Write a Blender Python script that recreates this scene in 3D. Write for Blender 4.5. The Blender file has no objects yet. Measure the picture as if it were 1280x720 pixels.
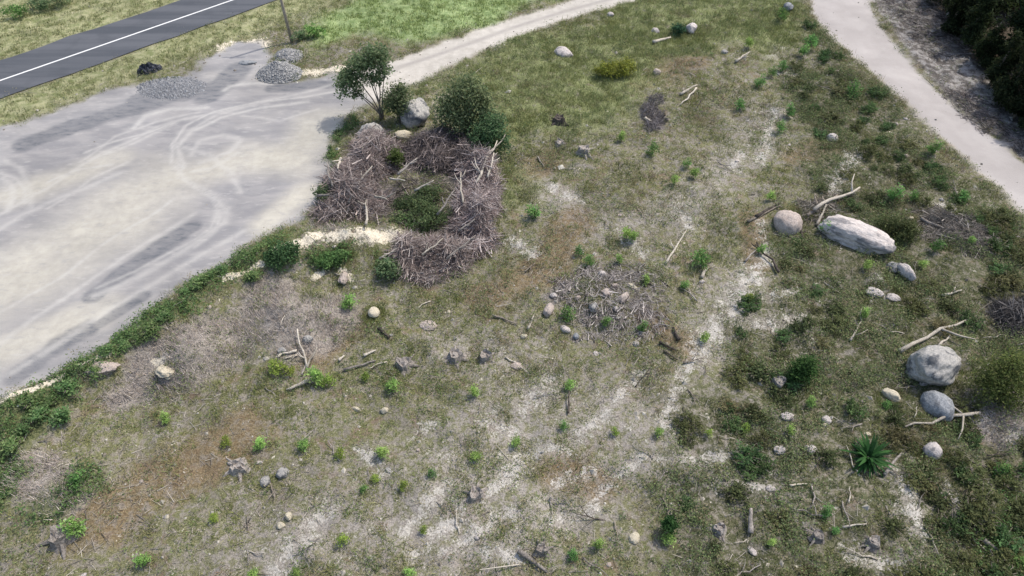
import bpy, bmesh, math, random
import numpy as np
from mathutils import Vector, Matrix, noise as mnoise

S = bpy.context.scene
COL = S.collection
R = math.radians
# ------------------------------------------------------------------ camera, sky, sun, exposure
CAM_H, PITCH, FPX = 28.0, 48.0, 854.0            # metres up, degrees down, focal length in photo pixels (1280 wide)
cd = bpy.data.cameras.new('camera'); cam = bpy.data.objects.new('camera', cd); COL.objects.link(cam)
cam.location = (0, 0, CAM_H); cam.rotation_euler = (R(90 - PITCH), 0, 0)
cd.sensor_width = 36.0; cd.lens = 36.0 * FPX / 1280.0; cd.clip_end = 3000; cd.clip_start = 0.2
S.camera = cam
SUN_EL, SUN_AZ = 59.0, 56.0                       # azimuth clockwise from +Y (away from the camera), so it stands ahead and to the right
W = bpy.data.worlds.new('World'); S.world = W; W.use_nodes = True
nt = W.node_tree; nt.nodes.clear()
sky = nt.nodes.new('ShaderNodeTexSky'); sky.sky_type = 'NISHITA'; sky.sun_disc = False
sky.sun_elevation = R(SUN_EL); sky.sun_rotation = R(SUN_AZ); sky.dust_density = 3.0; sky.air_density = 1.2
bg = nt.nodes.new('ShaderNodeBackground'); bg.inputs[1].default_value = 0.15
wo = nt.nodes.new('ShaderNodeOutputWorld')
nt.links.new(sky.outputs[0], bg.inputs[0]); nt.links.new(bg.outputs[0], wo.inputs[0])
sl = bpy.data.lights.new('sun', 'SUN'); sl.energy = 2.6; sl.angle = R(0.8); sl.color = (1.0, 0.94, 0.83)
so = bpy.data.objects.new('sun', sl); COL.objects.link(so)
sd = Vector((math.sin(R(SUN_AZ)) * math.cos(R(SUN_EL)), math.cos(R(SUN_AZ)) * math.cos(R(SUN_EL)), math.sin(R(SUN_EL))))
so.rotation_euler = sd.to_track_quat('Z', 'Y').to_euler(); so.location = (30, 30, 60)
S.view_settings.view_transform = 'Standard'; S.view_settings.look = 'None'
S.view_settings.gamma = 1.0; S.view_settings.exposure = 0.55; S.view_settings.use_curve_mapping = False
S.cycles.filter_width = 1.5
S.cycles.max_bounces = 6; S.cycles.transparent_max_bounces = 4

rng = np.random.default_rng(7); random.seed(7)
U = lambda a, b, n=None: rng.uniform(a, b, n)

# ------------------------------------------------------------------ photo pixel <-> place
cP, sP = math.cos(R(PITCH)), math.sin(R(PITCH))
def ray(px, py):
    dx = (np.asarray(px, float) - 640) / FPX; dy = -(np.asarray(py, float) - 360) / FPX
    return dx, cP + dy * sP, -sP + dy * cP
def gflat(px, py, z=0.0):
    x, y, d = ray(px, py); t = (z - CAM_H) / d
    return x * t, y * t
def to_px(x, y, z=0.0):
    x = np.asarray(x, float); y = np.asarray(y, float); z = np.asarray(z, float) - CAM_H
    dep = y * cP - z * sP; up = y * sP + z * cP
    dep = np.where(dep < 0.5, 0.5, dep)
    return 640 + FPX * x / dep, 360 - FPX * up / dep
def mpp(px, py):                                  # metres a photo pixel spans at that spot of the ground
    x, y = gflat(px, py); return float((y * cP + CAM_H * sP) / FPX)

# ------------------------------------------------------------------ numpy noise
_tab = np.random.default_rng(3).random((256, 256))
def vn(x, y, s, seed=0):
    x = np.asarray(x, float) / s + seed * 17.31; y = np.asarray(y, float) / s + seed * 9.77
    i = np.floor(x).astype(int); j = np.floor(y).astype(int); u = x - i; v = y - j
    u = u * u * (3 - 2 * u); v = v * v * (3 - 2 * v)
    i0 = i & 255; j0 = j & 255; i1 = (i + 1) & 255; j1 = (j + 1) & 255
    return (_tab[i0, j0] * (1 - u) + _tab[i1, j0] * u) * (1 - v) + (_tab[i0, j1] * (1 - u) + _tab[i1, j1] * u) * v
def fbm(x, y, s, seed=0, o=4):
    t = 0; a = 0.5; n = 0
    for k in range(o):
        t = t + a * vn(x, y, s / 2 ** k, seed + k); n += a; a *= 0.55
    return t / n
def ss(a, b, x):
    t = np.clip((x - a) / (b - a), 0, 1); return t * t * (3 - 2 * t)

# ------------------------------------------------------------------ places traced on the ground, in metres
def P(pts): return np.array([gflat(*p) for p in pts])
def seg_dist(x, y, pts, closed=False):
    d = np.full(np.shape(x), 1e9); n = len(pts)
    for k in range(n if closed else n - 1):
        ax, ay = pts[k]; bx, by = pts[(k + 1) % n]; ex, ey = bx - ax, by - ay
        t = np.clip(((x - ax) * ex + (y - ay) * ey) / max(ex * ex + ey * ey, 1e-9), 0, 1)
        d = np.minimum(d, np.hypot(x - ax - t * ex, y - ay - t * ey))
    return d
def inside(x, y, pts):
    c = np.zeros(np.shape(x), bool); n = len(pts)
    for k in range(n):
        ax, ay = pts[k]; bx, by = pts[(k + 1) % n]
        if ay == by: continue
        c ^= ((ay > y) != (by > y)) & (x < (bx - ax) * (y - ay) / (by - ay) + ax)
    return c
def sdp(x, y, pts):                               # > 0 inside, metres
    d = seg_dist(x, y, pts, True); return np.where(inside(x, y, pts), d, -d)
def strokes(x, y, lst, soft=1.0):
    m = np.zeros(np.shape(x))
    for pts, r in lst:
        w = P(pts) if len(pts) > 1 else P([pts[0], (pts[0][0] + 1, pts[0][1])])
        rm = r * mpp(*pts[len(pts) // 2])
        m = np.maximum(m, np.clip(1.15 - seg_dist(x, y, w) / (rm * 1.25 * soft), 0, 1))
    return m

LOT = P([(-350, 290), (0, 160), (60, 141), (130, 113), (170, 105), (232, 99), (258, 74), (298, 52), (325, 52), (340, 72), (326, 100), (375, 103),
         (430, 93), (480, 84), (516, 104), (470, 122), (432, 150), (417, 182), (408, 225), (398, 250), (368, 274), (330, 297), (285, 327),
         (240, 350), (190, 388), (140, 432), (70, 470), (0, 502), (-350, 650)])
TRK1 = P([(425, 98), (470, 83), (497, 73), (560, 51), (640, 23), (705, 3), (760, -10), (860, -28), (990, -45), (1010, -30), (900, -12), (790, 1), (700, 26), (640, 48),
          (560, 83), (520, 104), (470, 126)])
TRK2 = P([(985, -110), (1003, -60), (1012, 0), (1015, 15), (1037, 43), (1057, 63), (1103, 103), (1147, 143), (1193, 187), (1247, 233), (1280, 266), (1420, 385), (1700, 620), (1700, 500),
          (1420, 312), (1280, 203), (1237, 167), (1193, 133), (1150, 91), (1120, 57), (1094, 20), (1088, 0), (1080, -60), (1078, -110)])
RA, RB = np.array(gflat(0, 127)), np.array(gflat(345, 0)); RC, RD = np.array(gflat(0, 75)), np.array(gflat(230, 0))
rdir = ((RB - RA) / np.linalg.norm(RB - RA) + (RD - RC) / np.linalg.norm(RD - RC)); rdir /= np.linalg.norm(rdir)
rn = np.array([-rdir[1], rdir[0]]); mid = (RA + RB + RC + RD) / 4
rw = 0.5 * abs(((RC + RD) / 2 - (RA + RB) / 2) @ rn)
def road_d(x, y): return (x - mid[0]) * rn[0] + (y - mid[1]) * rn[1]
DARKREG = P([(1005, 20), (1037, 48), (1057, 68), (1103, 108), (1147, 150), (1280, 275), (1420, 390), (1420, 780), (840, 780), (815, 610), (835, 500), (900, 430), (950, 345), (985, 330), (1000, 250), (985, 130)])
YGREG = P([(520, 108), (640, 50), (790, 2), (900, -25), (1005, -25), (1012, 25), (1000, 60), (960, 75), (900, 58), (840, 70), (800, 105), (760, 150), (690, 175), (650, 190), (625, 260), (600, 250), (610, 150), (560, 110)])
BGREG = P([(385, 58), (400, 30), (440, 0), (500, -40), (900, -60), (760, -14), (700, -4), (560, 40), (500, 46), (440, 42), (405, 60)])
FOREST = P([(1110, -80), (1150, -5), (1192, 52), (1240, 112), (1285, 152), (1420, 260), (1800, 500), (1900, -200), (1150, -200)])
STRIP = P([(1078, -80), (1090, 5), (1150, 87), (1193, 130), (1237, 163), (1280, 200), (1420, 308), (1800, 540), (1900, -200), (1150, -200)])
BANKLINE = P([(-200, 620), (0, 522), (85, 478), (150, 445), (230, 400), (300, 356), (360, 325), (420, 308), (490, 300)])
SAND = [([(955, 322), (935, 350), (905, 398), (872, 445)], 16), ([(862, 452), (845, 490), (832, 520)], 9), ([(828, 529), (855, 528)], 8),
        ([(762, 602), (800, 572), (850, 575), (900, 572)], 8), ([(895, 606), (966, 610)], 8), ([(735, 640), (760, 607)], 8), ([(690, 655), (735, 635)], 9),
        ([(510, 660), (560, 603)], 13), ([(345, 715), (372, 680), (408, 640)], 18), ([(520, 690), (600, 622), (660, 580)], 13), ([(560, 690), (640, 640)], 10),
        ([(930, 410), (995, 402)], 12), ([(960, 372), (1000, 362)], 8), ([(1000, 400), (1015, 425)], 8), ([(690, 238), (718, 246)], 11),
        ([(1072, 185), (1052, 215), (1042, 240)], 10), ([(1130, 600), (1150, 665)], 14), ([(1060, 692), (1130, 716)], 13), ([(975, 62), (962, 72)], 8),
        ([(995, 88), (985, 92)], 10), ([(1180, 600), (1196, 640)], 8), ([(655, 510), (690, 470)], 12), ([(600, 520), (640, 545)], 12), ([(720, 545), (760, 520)], 9),
        ([(650, 575), (700, 560)], 11), ([(790, 300), (805, 320)], 8), ([(845, 250), (860, 285)], 9), ([(925, 190), (918, 210)], 8), ([(800, 470), (770, 500)], 9), ([(640, 300), (665, 318)], 10),
        ([(968, 140), (950, 205)], 9), ([(540, 200 + 330), (520, 540)], 9), ([(1135, 560), (1150, 575)], 8), ([(950, 280), (960, 330)], 8), ([(1180, 255), (1165, 275)], 8), ([(610, 690), (655, 700)], 12),
        ([(1100, 350), (1120, 375)], 10), ([(1215, 520), (1262, 545)], 18), ([(740, 590), (700, 600)], 9), ([(450, 560), (480, 590)], 8)]
BANK = [([(-60, 550), (0, 526), (40, 503), (85, 482)], 8), ([(110, 468), (142, 455)], 8), ([(203, 463), (213, 458)], 9), ([(288, 366), (332, 346)], 4),
        ([(355, 333), (410, 313), (440, 314)], 8), ([(455, 312), (490, 306)], 11), ([(-60, 520), (0, 492), (62, 472)], 7), ([(395, 352), (408, 345)], 5),
        ([(430, 345), (440, 352)], 6), ([(280, 60), (325, 55)], 12), ([(380, 92), (440, 84)], 7)]
WEED = [([(-40, 600), (0, 560), (60, 512), (150, 440), (230, 392), (300, 348), (352, 318)], 30), ([(400, 335), (440, 330)], 12), ([(-10, 640), (15, 600)], 22),
        ([(60, 640), (110, 600)], 24), ([(480, 335), (500, 345)], 12), ([(400, 240), (420, 170), (440, 150)], 12), ([(1280, 640), (1240, 690)], 26), ([(505, 270), (530, 285)], 18)]
PALE = [([(330, 700), (480, 640), (620, 560), (740, 520), (860, 570), (960, 600)], 75), ([(560, 690), (720, 620)], 60), ([(640, 470), (700, 500)], 45), ([(920, 350), (880, 430)], 35), ([(760, 290), (860, 260), (920, 190), (960, 140)], 32), ([(1130, 600), (1140, 680)], 40), ([(660, 230), (720, 260)], 30), ([(980, 400), (1010, 440)], 30), ([(560, 440), (620, 450)], 35)]
BROWN = [([(130, 650), (220, 590), (300, 540)], 48), ([(610, 370), (690, 330), (720, 280)], 32), ([(935, 270), (950, 330)], 18), ([(395, 440), (440, 410)], 26), ([(1000, 195), (1040, 180)], 22), ([(800, 100), (860, 75)], 26), ([(270, 570), (290, 560)], 26), ([(820, 400), (850, 430)], 24), ([(740, 600), (690, 590)], 30), ([(690, 200), (650, 220)], 22), ([(1150, 260), (1230, 290)], 26)]
MOUND = [((368, 400), 56, 1.3), ((235, 450), 52, 1.2), ((60, 610), 70, 0.5), ((760, 372), 70, 0.45), ((460, 330), 50, 0.5), ((1250, 530), 60, 0.5), ((585, 270), 45, 0.3), ((455, 240), 60, 0.3), ((1195, 290), 50, 0.4)]
GREYD = [([(340, 385), (380, 420), (405, 400)], 40), ([(195, 470), (240, 450), (280, 435)], 40), ([(40, 590), (90, 620)], 26), ([(150, 500), (180, 490)], 18), ([(1240, 540), (1270, 500)], 24), ([(400, 290), (430, 300)], 14)]
ASH = [([(688, 375), (712, 358)], 11), ([(735, 345), (800, 350)], 9), ([(735, 398), (770, 402)], 13), ([(795, 385), (812, 395)], 10), ([(500, 200), (560, 200), (600, 250), (560, 320)], 30), ([(440, 240), (480, 250)], 30), ([(1258, 395), (1290, 400)], 24), ([(810, 140), (820, 160)], 12), ([(1170, 280), (1230, 300)], 18)]

def height(x, y):
    x = np.asarray(x, float); y = np.asarray(y, float)
    lot = ss(-1.6, 0.6, sdp(x, y, LOT)); t = np.maximum(ss(-1.2, 0.3, sdp(x, y, TRK1)), ss(-1.2, 0.3, sdp(x, y, TRK2)))
    rd = 1 - ss(rw + 0.5, rw + 3.0, np.abs(road_d(x, y)))
    flat = np.maximum(np.maximum(lot, t), rd)
    h = (fbm(x, y, 9.0, 5, 3) - 0.5) * 0.5 + (vn(x, y, 1.1, 8) - 0.5) * 0.30 + (vn(x, y, 0.42, 9) - 0.5) * 0.10
    b = np.exp(-(seg_dist(x, y, BANKLINE) / 1.7) ** 2) * (0.45 + 1.1 * fbm(x, y, 1.6, 12, 3))
    for (c, r, hh) in MOUND:
        cx, cy = gflat(*c); rm = r * mpp(*c)
        b = b + hh * np.exp(-((x - cx) ** 2 + (y - cy) ** 2) / (0.5 * rm * rm)) * (0.7 + 0.6 * vn(x, y, 1.5, 20))
    return (h + b) * (1 - flat) + flat * (fbm(x, y, 6, 4, 2) - 0.5) * 0.08 * (1 - rd)
def at(px, py):                                   # point of the terrain under a photo pixel
    z = 0.0
    for _ in range(5):
        x, y = gflat(px, py, z); z = float(height(np.array([x]), np.array([y]))[0])
    return Vector((float(x), float(y), z))
def hz(x, y): return float(height(np.array([x]), np.array([y]))[0])

def masks(x, y):
    n1 = fbm(x, y, 1.6, 31, 3); n2 = fbm(x, y, 4.5, 41, 3); nf = fbm(x, y, 0.6, 36, 2)
    jag = (n1 - 0.5) * 1.1 + (nf - 0.5) * 0.7
    m = {}
    m['lot'] = ss(-0.5, 0.5, sdp(x, y, LOT) + jag * 1.0)
    trk = np.maximum(sdp(x, y, TRK1), sdp(x, y, TRK2))
    m['trk'] = ss(-0.35, 0.35, trk + jag * 0.5)
    m['trk2'] = ss(-0.3, 0.3, sdp(x, y, TRK2) + jag * 0.5)
    s = strokes(x, y, SAND)
    m['pale'] = strokes(x, y, PALE); m['brown'] = ss(0.15, 0.8, strokes(x, y, BROWN) + (n1 - 0.5) * 0.8)
    m['sandp'] = np.clip(np.maximum(strokes(x, y, SAND, 1.5), 0.38 * m['pale']), 0, 1)
    m['sand'] = ss(0.36, 0.62, s * 0.72 + (n1 - 0.5) * 1.25 + (nf - 0.5) * 0.9 + 0.02)
    m['bankp'] = np.clip(strokes(x, y, BANK, 1.2), 0, 1)
    m['bank'] = ss(0.35, 0.6, strokes(x, y, BANK) * 0.85 + (n1 - 0.5) * 0.6 + (nf - 0.5) * 0.3)
    m['weed'] = ss(0.2, 0.75, strokes(x, y, WEED) + (n1 - 0.5) * 0.7)
    m['dark'] = ss(-1.5, 1.5, sdp(x, y, DARKREG) + (n2 - 0.5) * 6)
    m['yg'] = ss(-1.8, 1.8, sdp(x, y, YGREG) + (n2 - 0.5) * 5)
    m['bg'] = ss(-1.5, 1.0, sdp(x, y, BGREG) + (n2 - 0.5) * 4)
    rdist = road_d(x, y)
    m['verge'] = ss(-0.5, 0.5, np.abs(rdist) - rw + jag * 0.5) * np.maximum(1 - ss(5, 9, np.abs(rdist)), (rdist > 0) * 1.0) * (1 - m['lot'])
    m['farside'] = ((rdist > rw + 0.2) * 1.0)
    m['grey'] = ss(0.15, 0.6, strokes(x, y, GREYD) + (n1 - 0.5) * 0.5)
    m['ash'] = ss(0.2, 0.6, strokes(x, y, ASH) + (n1 - 0.5) * 0.6)
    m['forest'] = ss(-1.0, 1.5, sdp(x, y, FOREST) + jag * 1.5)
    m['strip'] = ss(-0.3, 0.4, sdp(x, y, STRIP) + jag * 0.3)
    m['road'] = (np.abs(rdist) < rw + 0.1) * 1.0
    m['edge'] = np.exp(-np.abs(trk) / 0.5)
    m['n1'] = n1; m['n2'] = n2; m['nf'] = nf
    return m

# ------------------------------------------------------------------ materials
def mat(name):
    m = bpy.data.materials.new(name); m.use_nodes = True
    n = m.node_tree.nodes; n.clear(); return m, n, m.node_tree.links
class G:                                          # small node-graph helper
    def __init__(s, name): s.m, s.n, s.l = mat(name); s.tc = s.n.new('ShaderNodeTexCoord')
    def put(s, sock, v):
        if hasattr(v, 'is_linked') or hasattr(v, 'node'): s.l.new(v, sock)
        elif isinstance(v, tuple) and len(v) == 3 and sock.type == 'RGBA': sock.default_value = v + (1,)
        else: sock.default_value = v
    def noise(s, scale, detail=4, rough=0.55, vec=None, dist=0.0):
        k = s.n.new('ShaderNodeTexNoise'); k.inputs['Scale'].default_value = scale; k.inputs['Detail'].default_value = detail
        k.inputs['Roughness'].default_value = rough; k.inputs['Distortion'].default_value = dist
        s.l.new(vec or s.tc.outputs['Object'], k.inputs['Vector']); return k.outputs['Fac']
    def voro(s, scale, out='Distance', vec=None):
        k = s.n.new('ShaderNodeTexVoronoi'); k.inputs['Scale'].default_value = scale
        s.l.new(vec or s.tc.outputs['Object'], k.inputs['Vector']); return k.outputs[out]
    def attr(s, name, out='Fac'):
        k = s.n.new('ShaderNodeAttribute'); k.attribute_name = name; return k.outputs[out]
    def step(s, v, a, b, lo=0.0, hi=1.0):
        k = s.n.new('ShaderNodeMapRange'); k.interpolation_type = 'SMOOTHSTEP'
        k.inputs[1].default_value = a; k.inputs[2].default_value = b; k.inputs[3].default_value = lo; k.inputs[4].default_value = hi
        s.put(k.inputs[0], v); return k.outputs[0]
    def math(s, op, a, b=0.0):
        k = s.n.new('ShaderNodeMath'); k.operation = op; s.put(k.inputs[0], a); s.put(k.inputs[1], b); return k.outputs[0]
    def mix(s, f, a, b, mode='MIX'):
        k = s.n.new('ShaderNodeMix'); k.data_type = 'RGBA'; k.blend_type = mode
        s.put(k.inputs[0], f); s.put(k.inputs[6], a); s.put(k.inputs[7], b); return k.outputs[2]
    def bump(s, h, strength, dist):
        k = s.n.new('ShaderNodeBump'); k.inputs['Strength'].default_value = strength; k.inputs['Distance'].default_value = dist
        s.l.new(h, k.inputs['Height']); return k.outputs[0]
    def out(s, col, rough=0.95, normal=None, trans=0.0, spec=0.15):
        p = s.n.new('ShaderNodeBsdfPrincipled'); s.put(p.inputs['Base Color'], col); s.put(p.inputs['Roughness'], rough)
        p.inputs['Specular IOR Level'].default_value = spec
        if normal: s.l.new(normal, p.inputs['Normal'])
        o = s.n.new('ShaderNodeOutputMaterial')
        if trans:
            t = s.n.new('ShaderNodeBsdfTranslucent'); s.put(t.inputs[0], col)
            x = s.n.new('ShaderNodeMixShader'); x.inputs[0].default_value = trans
            s.l.new(p.outputs[0], x.inputs[1]); s.l.new(t.outputs[0], x.inputs[2]); s.l.new(x.outputs[0], o.inputs[0])
        else: s.l.new(p.outputs[0], o.inputs[0])
        return s.m

def ground_material():
    g = G('ground_cover')
    A = {k: g.attr(k) for k in ('lot', 'trk', 'trk2', 'sand', 'bank', 'weed', 'dark', 'yg', 'bg', 'verge', 'grey', 'ash', 'forest', 'strip', 'edge', 'tyre', 'stain', 'beige', 'rut', 'sandp', 'bankp', 'pale', 'brown')}
    nA = g.noise(0.35, 5, 0.6); nB = g.noise(1.5, 6, 0.65); nC = g.noise(6.5, 6, 0.7); nD = g.noise(22, 4, 0.7)
    big = g.noise(0.12, 3, 0.5)
    nE = g.noise(3.2, 5, 0.65, dist=0.4); nF = g.noise(0.55, 5, 0.6, dist=0.8); nG = g.noise(0.8, 5, 0.62, dist=0.5); fine = g.noise(13, 5, 0.75)
    soil = g.mix(g.step(fine, 0.34, 0.66), (0.125, 0.112, 0.085), (0.255, 0.232, 0.19))
    soil = g.mix(g.math('MULTIPLY', g.step(nF, 0.47, 0.62), 0.7), soil, g.mix(g.step(fine, 0.34, 0.66), (0.15, 0.135, 0.125), (0.31, 0.285, 0.26)))   # mauve-grey bare soil
    soil = g.mix(g.math('MULTIPLY', g.step(nG, 0.53, 0.64), 0.7), soil, g.mix(g.step(fine, 0.34, 0.66), (0.105, 0.072, 0.046), (0.21, 0.15, 0.10)))  # reddish litter
    soil = g.mix(g.math('MULTIPLY', g.step(nE, 0.42, 0.57), 0.85), soil, g.mix(g.step(fine, 0.34, 0.66), (0.075, 0.082, 0.034), (0.185, 0.185, 0.085)))  # olive low growth
    soil = g.mix(g.step(g.noise(7.0, 3, 0.7, dist=0.6), 0.62, 0.70), soil, (0.40, 0.365, 0.32))             # pale chips and bark
    soil = g.mix(g.math('MULTIPLY', A['pale'], g.step(nE, 0.40, 0.60, 0.85, 0.15)), soil, g.mix(g.step(fine, 0.34, 0.66), (0.19, 0.172, 0.155), (0.37, 0.34, 0.31)))
    soil = g.mix(g.math('MULTIPLY', A['brown'], g.step(nE, 0.36, 0.62, 0.35, 0.9)), soil, g.mix(g.step(fine, 0.34, 0.66), (0.10, 0.068, 0.042), (0.235, 0.175, 0.11)))
    soil = g.mix(g.step(nD, 0.62, 0.74), soil, (0.045, 0.04, 0.03))
    grass = g.mix(g.step(fine, 0.35, 0.65), (0.105, 0.125, 0.052), (0.25, 0.265, 0.135))
    c = g.mix(g.math('MULTIPLY', A['yg'], g.step(nB, 0.28, 0.52)), soil, grass)
    dk = g.mix(g.step(nC, 0.38, 0.66), (0.045, 0.052, 0.024), (0.125, 0.125, 0.075))
    c = g.mix(g.math('MULTIPLY', A['dark'], g.step(nE, 0.38, 0.56, 0.15, 0.9)), c, dk)
    gr = g.mix(g.step(fine, 0.32, 0.68), (0.16, 0.14, 0.125), (0.36, 0.325, 0.295)); c = g.mix(g.math('MULTIPLY', A['grey'], 0.9), c, gr)
    ash = g.mix(g.step(fine, 0.35, 0.66), (0.05, 0.045, 0.043), (0.25, 0.225, 0.215)); c = g.mix(g.math('MULTIPLY', A['ash'], 0.85), c, ash)
    sand = g.mix(g.step(fine, 0.30, 0.62), (0.24, 0.222, 0.20), (0.49, 0.465, 0.43)); sand = g.mix(g.step(nD, 0.58, 0.70), sand, (0.14, 0.12, 0.10))
    sv = g.math('ADD', g.math('MULTIPLY', nB, 0.34), g.math('ADD', g.math('MULTIPLY', nE, 0.36), g.math('ADD', g.math('MULTIPLY', nC, 0.20), g.math('MULTIPLY', fine, 0.10))))
    sf = g.step(g.math('ADD', sv, g.math('MULTIPLY', A['sandp'], 0.112)), 0.57, 0.65)
    c = g.mix(g.math('MULTIPLY', sf, g.step(A['yg'], 0, 0.8, 0.92, 0.15)), c, sand)
    c = g.mix(g.math('MULTIPLY', A['weed'], 0.8), c, g.mix(g.step(nC, 0.35, 0.65), (0.045, 0.065, 0.024), (0.14, 0.15, 0.07)))
    bg = g.mix(g.step(nB, 0.35, 0.65), (0.16, 0.22, 0.09), (0.27, 0.33, 0.16)); c = g.mix(A['bg'], c, bg)
    vg = g.mix(g.step(nB, 0.35, 0.62), (0.165, 0.185, 0.085), (0.31, 0.305, 0.18)); vg = g.mix(g.step(nD, 0.58, 0.72), vg, (0.07, 0.07, 0.03)); c = g.mix(A['verge'], c, vg)
    bank = g.mix(g.step(fine, 0.32, 0.6), (0.36, 0.31, 0.24), (0.66, 0.60, 0.49)); bf = g.step(g.math('ADD', sv, g.math('MULTIPLY', A['bankp'], 0.20)), 0.59, 0.65); c = g.mix(bf, c, bank)
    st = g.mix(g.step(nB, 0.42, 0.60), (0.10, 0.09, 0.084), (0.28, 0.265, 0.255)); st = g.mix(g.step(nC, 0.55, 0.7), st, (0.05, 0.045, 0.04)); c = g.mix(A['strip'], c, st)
    c = g.mix(A['forest'], c, g.mix(g.step(nC, 0.35, 0.65), (0.035, 0.03, 0.022), (0.10, 0.08, 0.06)))  # forest floor, with the trees' shade put into its dark colour
    # gravel lot: blue-grey crushed stone, a beige worn middle, pale tyre arcs and dark damp stains
    ml = g.n.new('ShaderNodeMapping'); ml.inputs['Rotation'].default_value = (0, 0, -math.atan2(rdir[1], rdir[0])); ml.inputs['Scale'].default_value = (0.42, 1.15, 1)
    g.l.new(g.tc.outputs['Object'], ml.inputs['Vector'])
    streak = g.noise(0.8, 6, 0.6, vec=ml.outputs[0], dist=0.4); streak2 = g.noise(2.6, 5, 0.65, vec=ml.outputs[0])
    lot = g.mix(g.step(streak, 0.36, 0.64), (0.212, 0.208, 0.215), (0.28, 0.27, 0.268))
    lot = g.mix(g.math('MULTIPLY', A['beige'], g.step(nA, 0.25, 0.6, 0.65, 1.0)), lot, g.mix(g.step(nB, 0.3, 0.7), (0.355, 0.335, 0.295), (0.425, 0.402, 0.35)))
    lot = g.mix(g.math('MULTIPLY', g.step(streak2, 0.53, 0.68), 0.3), lot, (0.42, 0.405, 0.385))
    lot = g.mix(g.math('MULTIPLY', g.step(streak2, 0.46, 0.33), 0.3), lot, (0.235, 0.238, 0.25))
    lot = g.mix(g.math('MULTIPLY', A['stain'], g.step(streak2, 0.3, 0.55, 1.0, 0.55)), lot, (0.115, 0.12, 0.133))
    lot = g.mix(g.math('MULTIPLY', A['tyre'], g.step(nB, 0.3, 0.55, 0.5, 1.0)), lot, (0.44, 0.425, 0.40))
    lot = g.mix(g.step(nD, 0.66, 0.78), lot, (0.16, 0.155, 0.15))
    c = g.mix(A['lot'], c, lot)
    tk = g.mix(g.step(nB, 0.3, 0.7), (0.36, 0.335, 0.30), (0.455, 0.425, 0.385)); tk2 = g.mix(g.step(nA, 0.35, 0.7), (0.32, 0.296, 0.285), (0.385, 0.358, 0.345))
    tk = g.mix(A['trk2'], tk, tk2)
    tk = g.mix(g.math('MULTIPLY', A['rut'], g.step(nB, 0.35, 0.6, 0.4, 0.9)), tk, (0.27, 0.25, 0.235))
    tk = g.mix(g.step(nD, 0.62, 0.78, 0, 0.6), tk, (0.33, 0.30, 0.28))
    c = g.mix(A['trk'], c, tk)
    tone = g.step(big, 0.3, 0.7, 0.88, 1.1)
    c = g.mix(1.0, c, tone, 'MULTIPLY')
    smooth = g.math('MAXIMUM', A['lot'], A['trk'])
    hgt = g.math('ADD', g.math('MULTIPLY', nC, 0.6), g.math('MULTIPLY', nD, 0.4))
    hgt = g.math('MULTIPLY', hgt, g.step(smooth, 0, 1, 1.0, 0.18))
    return g.out(c, 0.95, g.bump(hgt, 0.8, 0.12), spec=0.08)

def foliage_material(name, trans=0.3, vary=0.25):
    g = G(name); col = g.attr('Col', 'Color')
    oi = g.n.new('ShaderNodeObjectInfo')
    h = g.n.new('ShaderNodeHueSaturation'); g.l.new(col, h.inputs['Color'])
    g.l.new(g.step(oi.outputs['Random'], 0, 1, 1 - vary, 1 + vary), h.inputs['Value']); g.l.new(g.step(g.math('FRACT', g.math('MULTIPLY', oi.outputs['Random'], 7.3)), 0, 1, 0.485, 0.512), h.inputs['Hue'])
    return g.out(h.outputs[0], 0.75, None, trans, 0.2)
def wood_material(name, a, b, scale=14):
    g = G(name); oi = g.n.new('ShaderNodeObjectInfo')
    n = g.noise(scale, 5, 0.65); n2 = g.noise(2.0, 4)
    c = g.mix(g.step(n, 0.35, 0.65), a, b); c = g.mix(g.step(n2, 0.5, 0.7, 0, 0.5), c, tuple(0.45 * v for v in a))
    c = g.mix(1.0, c, g.step(oi.outputs['Random'], 0, 1, 0.75, 1.15), 'MULTIPLY')
    return g.out(c, 0.9, g.bump(n, 0.5, 0.02))
def rock_material(name, a, b, dark, lichen=0.5, warm=None):
    g = G(name)
    n1 = g.noise(1.6, 6, 0.62, dist=0.3); n2 = g.noise(9, 5, 0.7); n3 = g.noise(40, 3, 0.7); n4 = g.noise(0.9, 4, 0.6)
    c = g.mix(g.step(n2, 0.35, 0.65), a, b)
    if warm: c = g.mix(g.step(n4, 0.45, 0.62), c, warm)
    c = g.mix(g.math('MULTIPLY', g.step(n1, 0.50, 0.60), lichen), c, dark)
    c = g.mix(g.step(n3, 0.60, 0.72, 0, 0.6), c, dark)
    h = g.math('ADD', n2, g.math('MULTIPLY', n3, 0.4))
    return g.out(c, 0.9, g.bump(h, 0.8, 0.08))
M = {}
M['ground'] = ground_material()
M['leaf'] = foliage_material('leaf_green', 0.5, 0.18)
M['grass'] = foliage_material('grass_blade', 0.3, 0.0)
M['dead'] = foliage_material('dead_stalk', 0.0, 0.0)
M['pale_wood'] = wood_material('weathered_wood', (0.30, 0.265, 0.22), (0.52, 0.475, 0.41))
M['grey_wood'] = wood_material('grey_wood', (0.16, 0.14, 0.125), (0.33, 0.30, 0.275))
M['dark_wood'] = wood_material('charred_wood', (0.03, 0.026, 0.024), (0.12, 0.10, 0.085))
M['bark'] = wood_material('bark', (0.13, 0.11, 0.09), (0.30, 0.26, 0.22))
M['pole_wood'] = wood_material('pole_wood', (0.20, 0.175, 0.14), (0.34, 0.30, 0.25))
M['rock_white'] = rock_material('granite_white', (0.42, 0.375, 0.355), (0.58, 0.53, 0.50), (0.15, 0.147, 0.155), 0.75)
M['rock_grey'] = rock_material('granite_grey', (0.26, 0.255, 0.245), (0.42, 0.40, 0.375), (0.085, 0.09, 0.10), 0.85)
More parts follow.
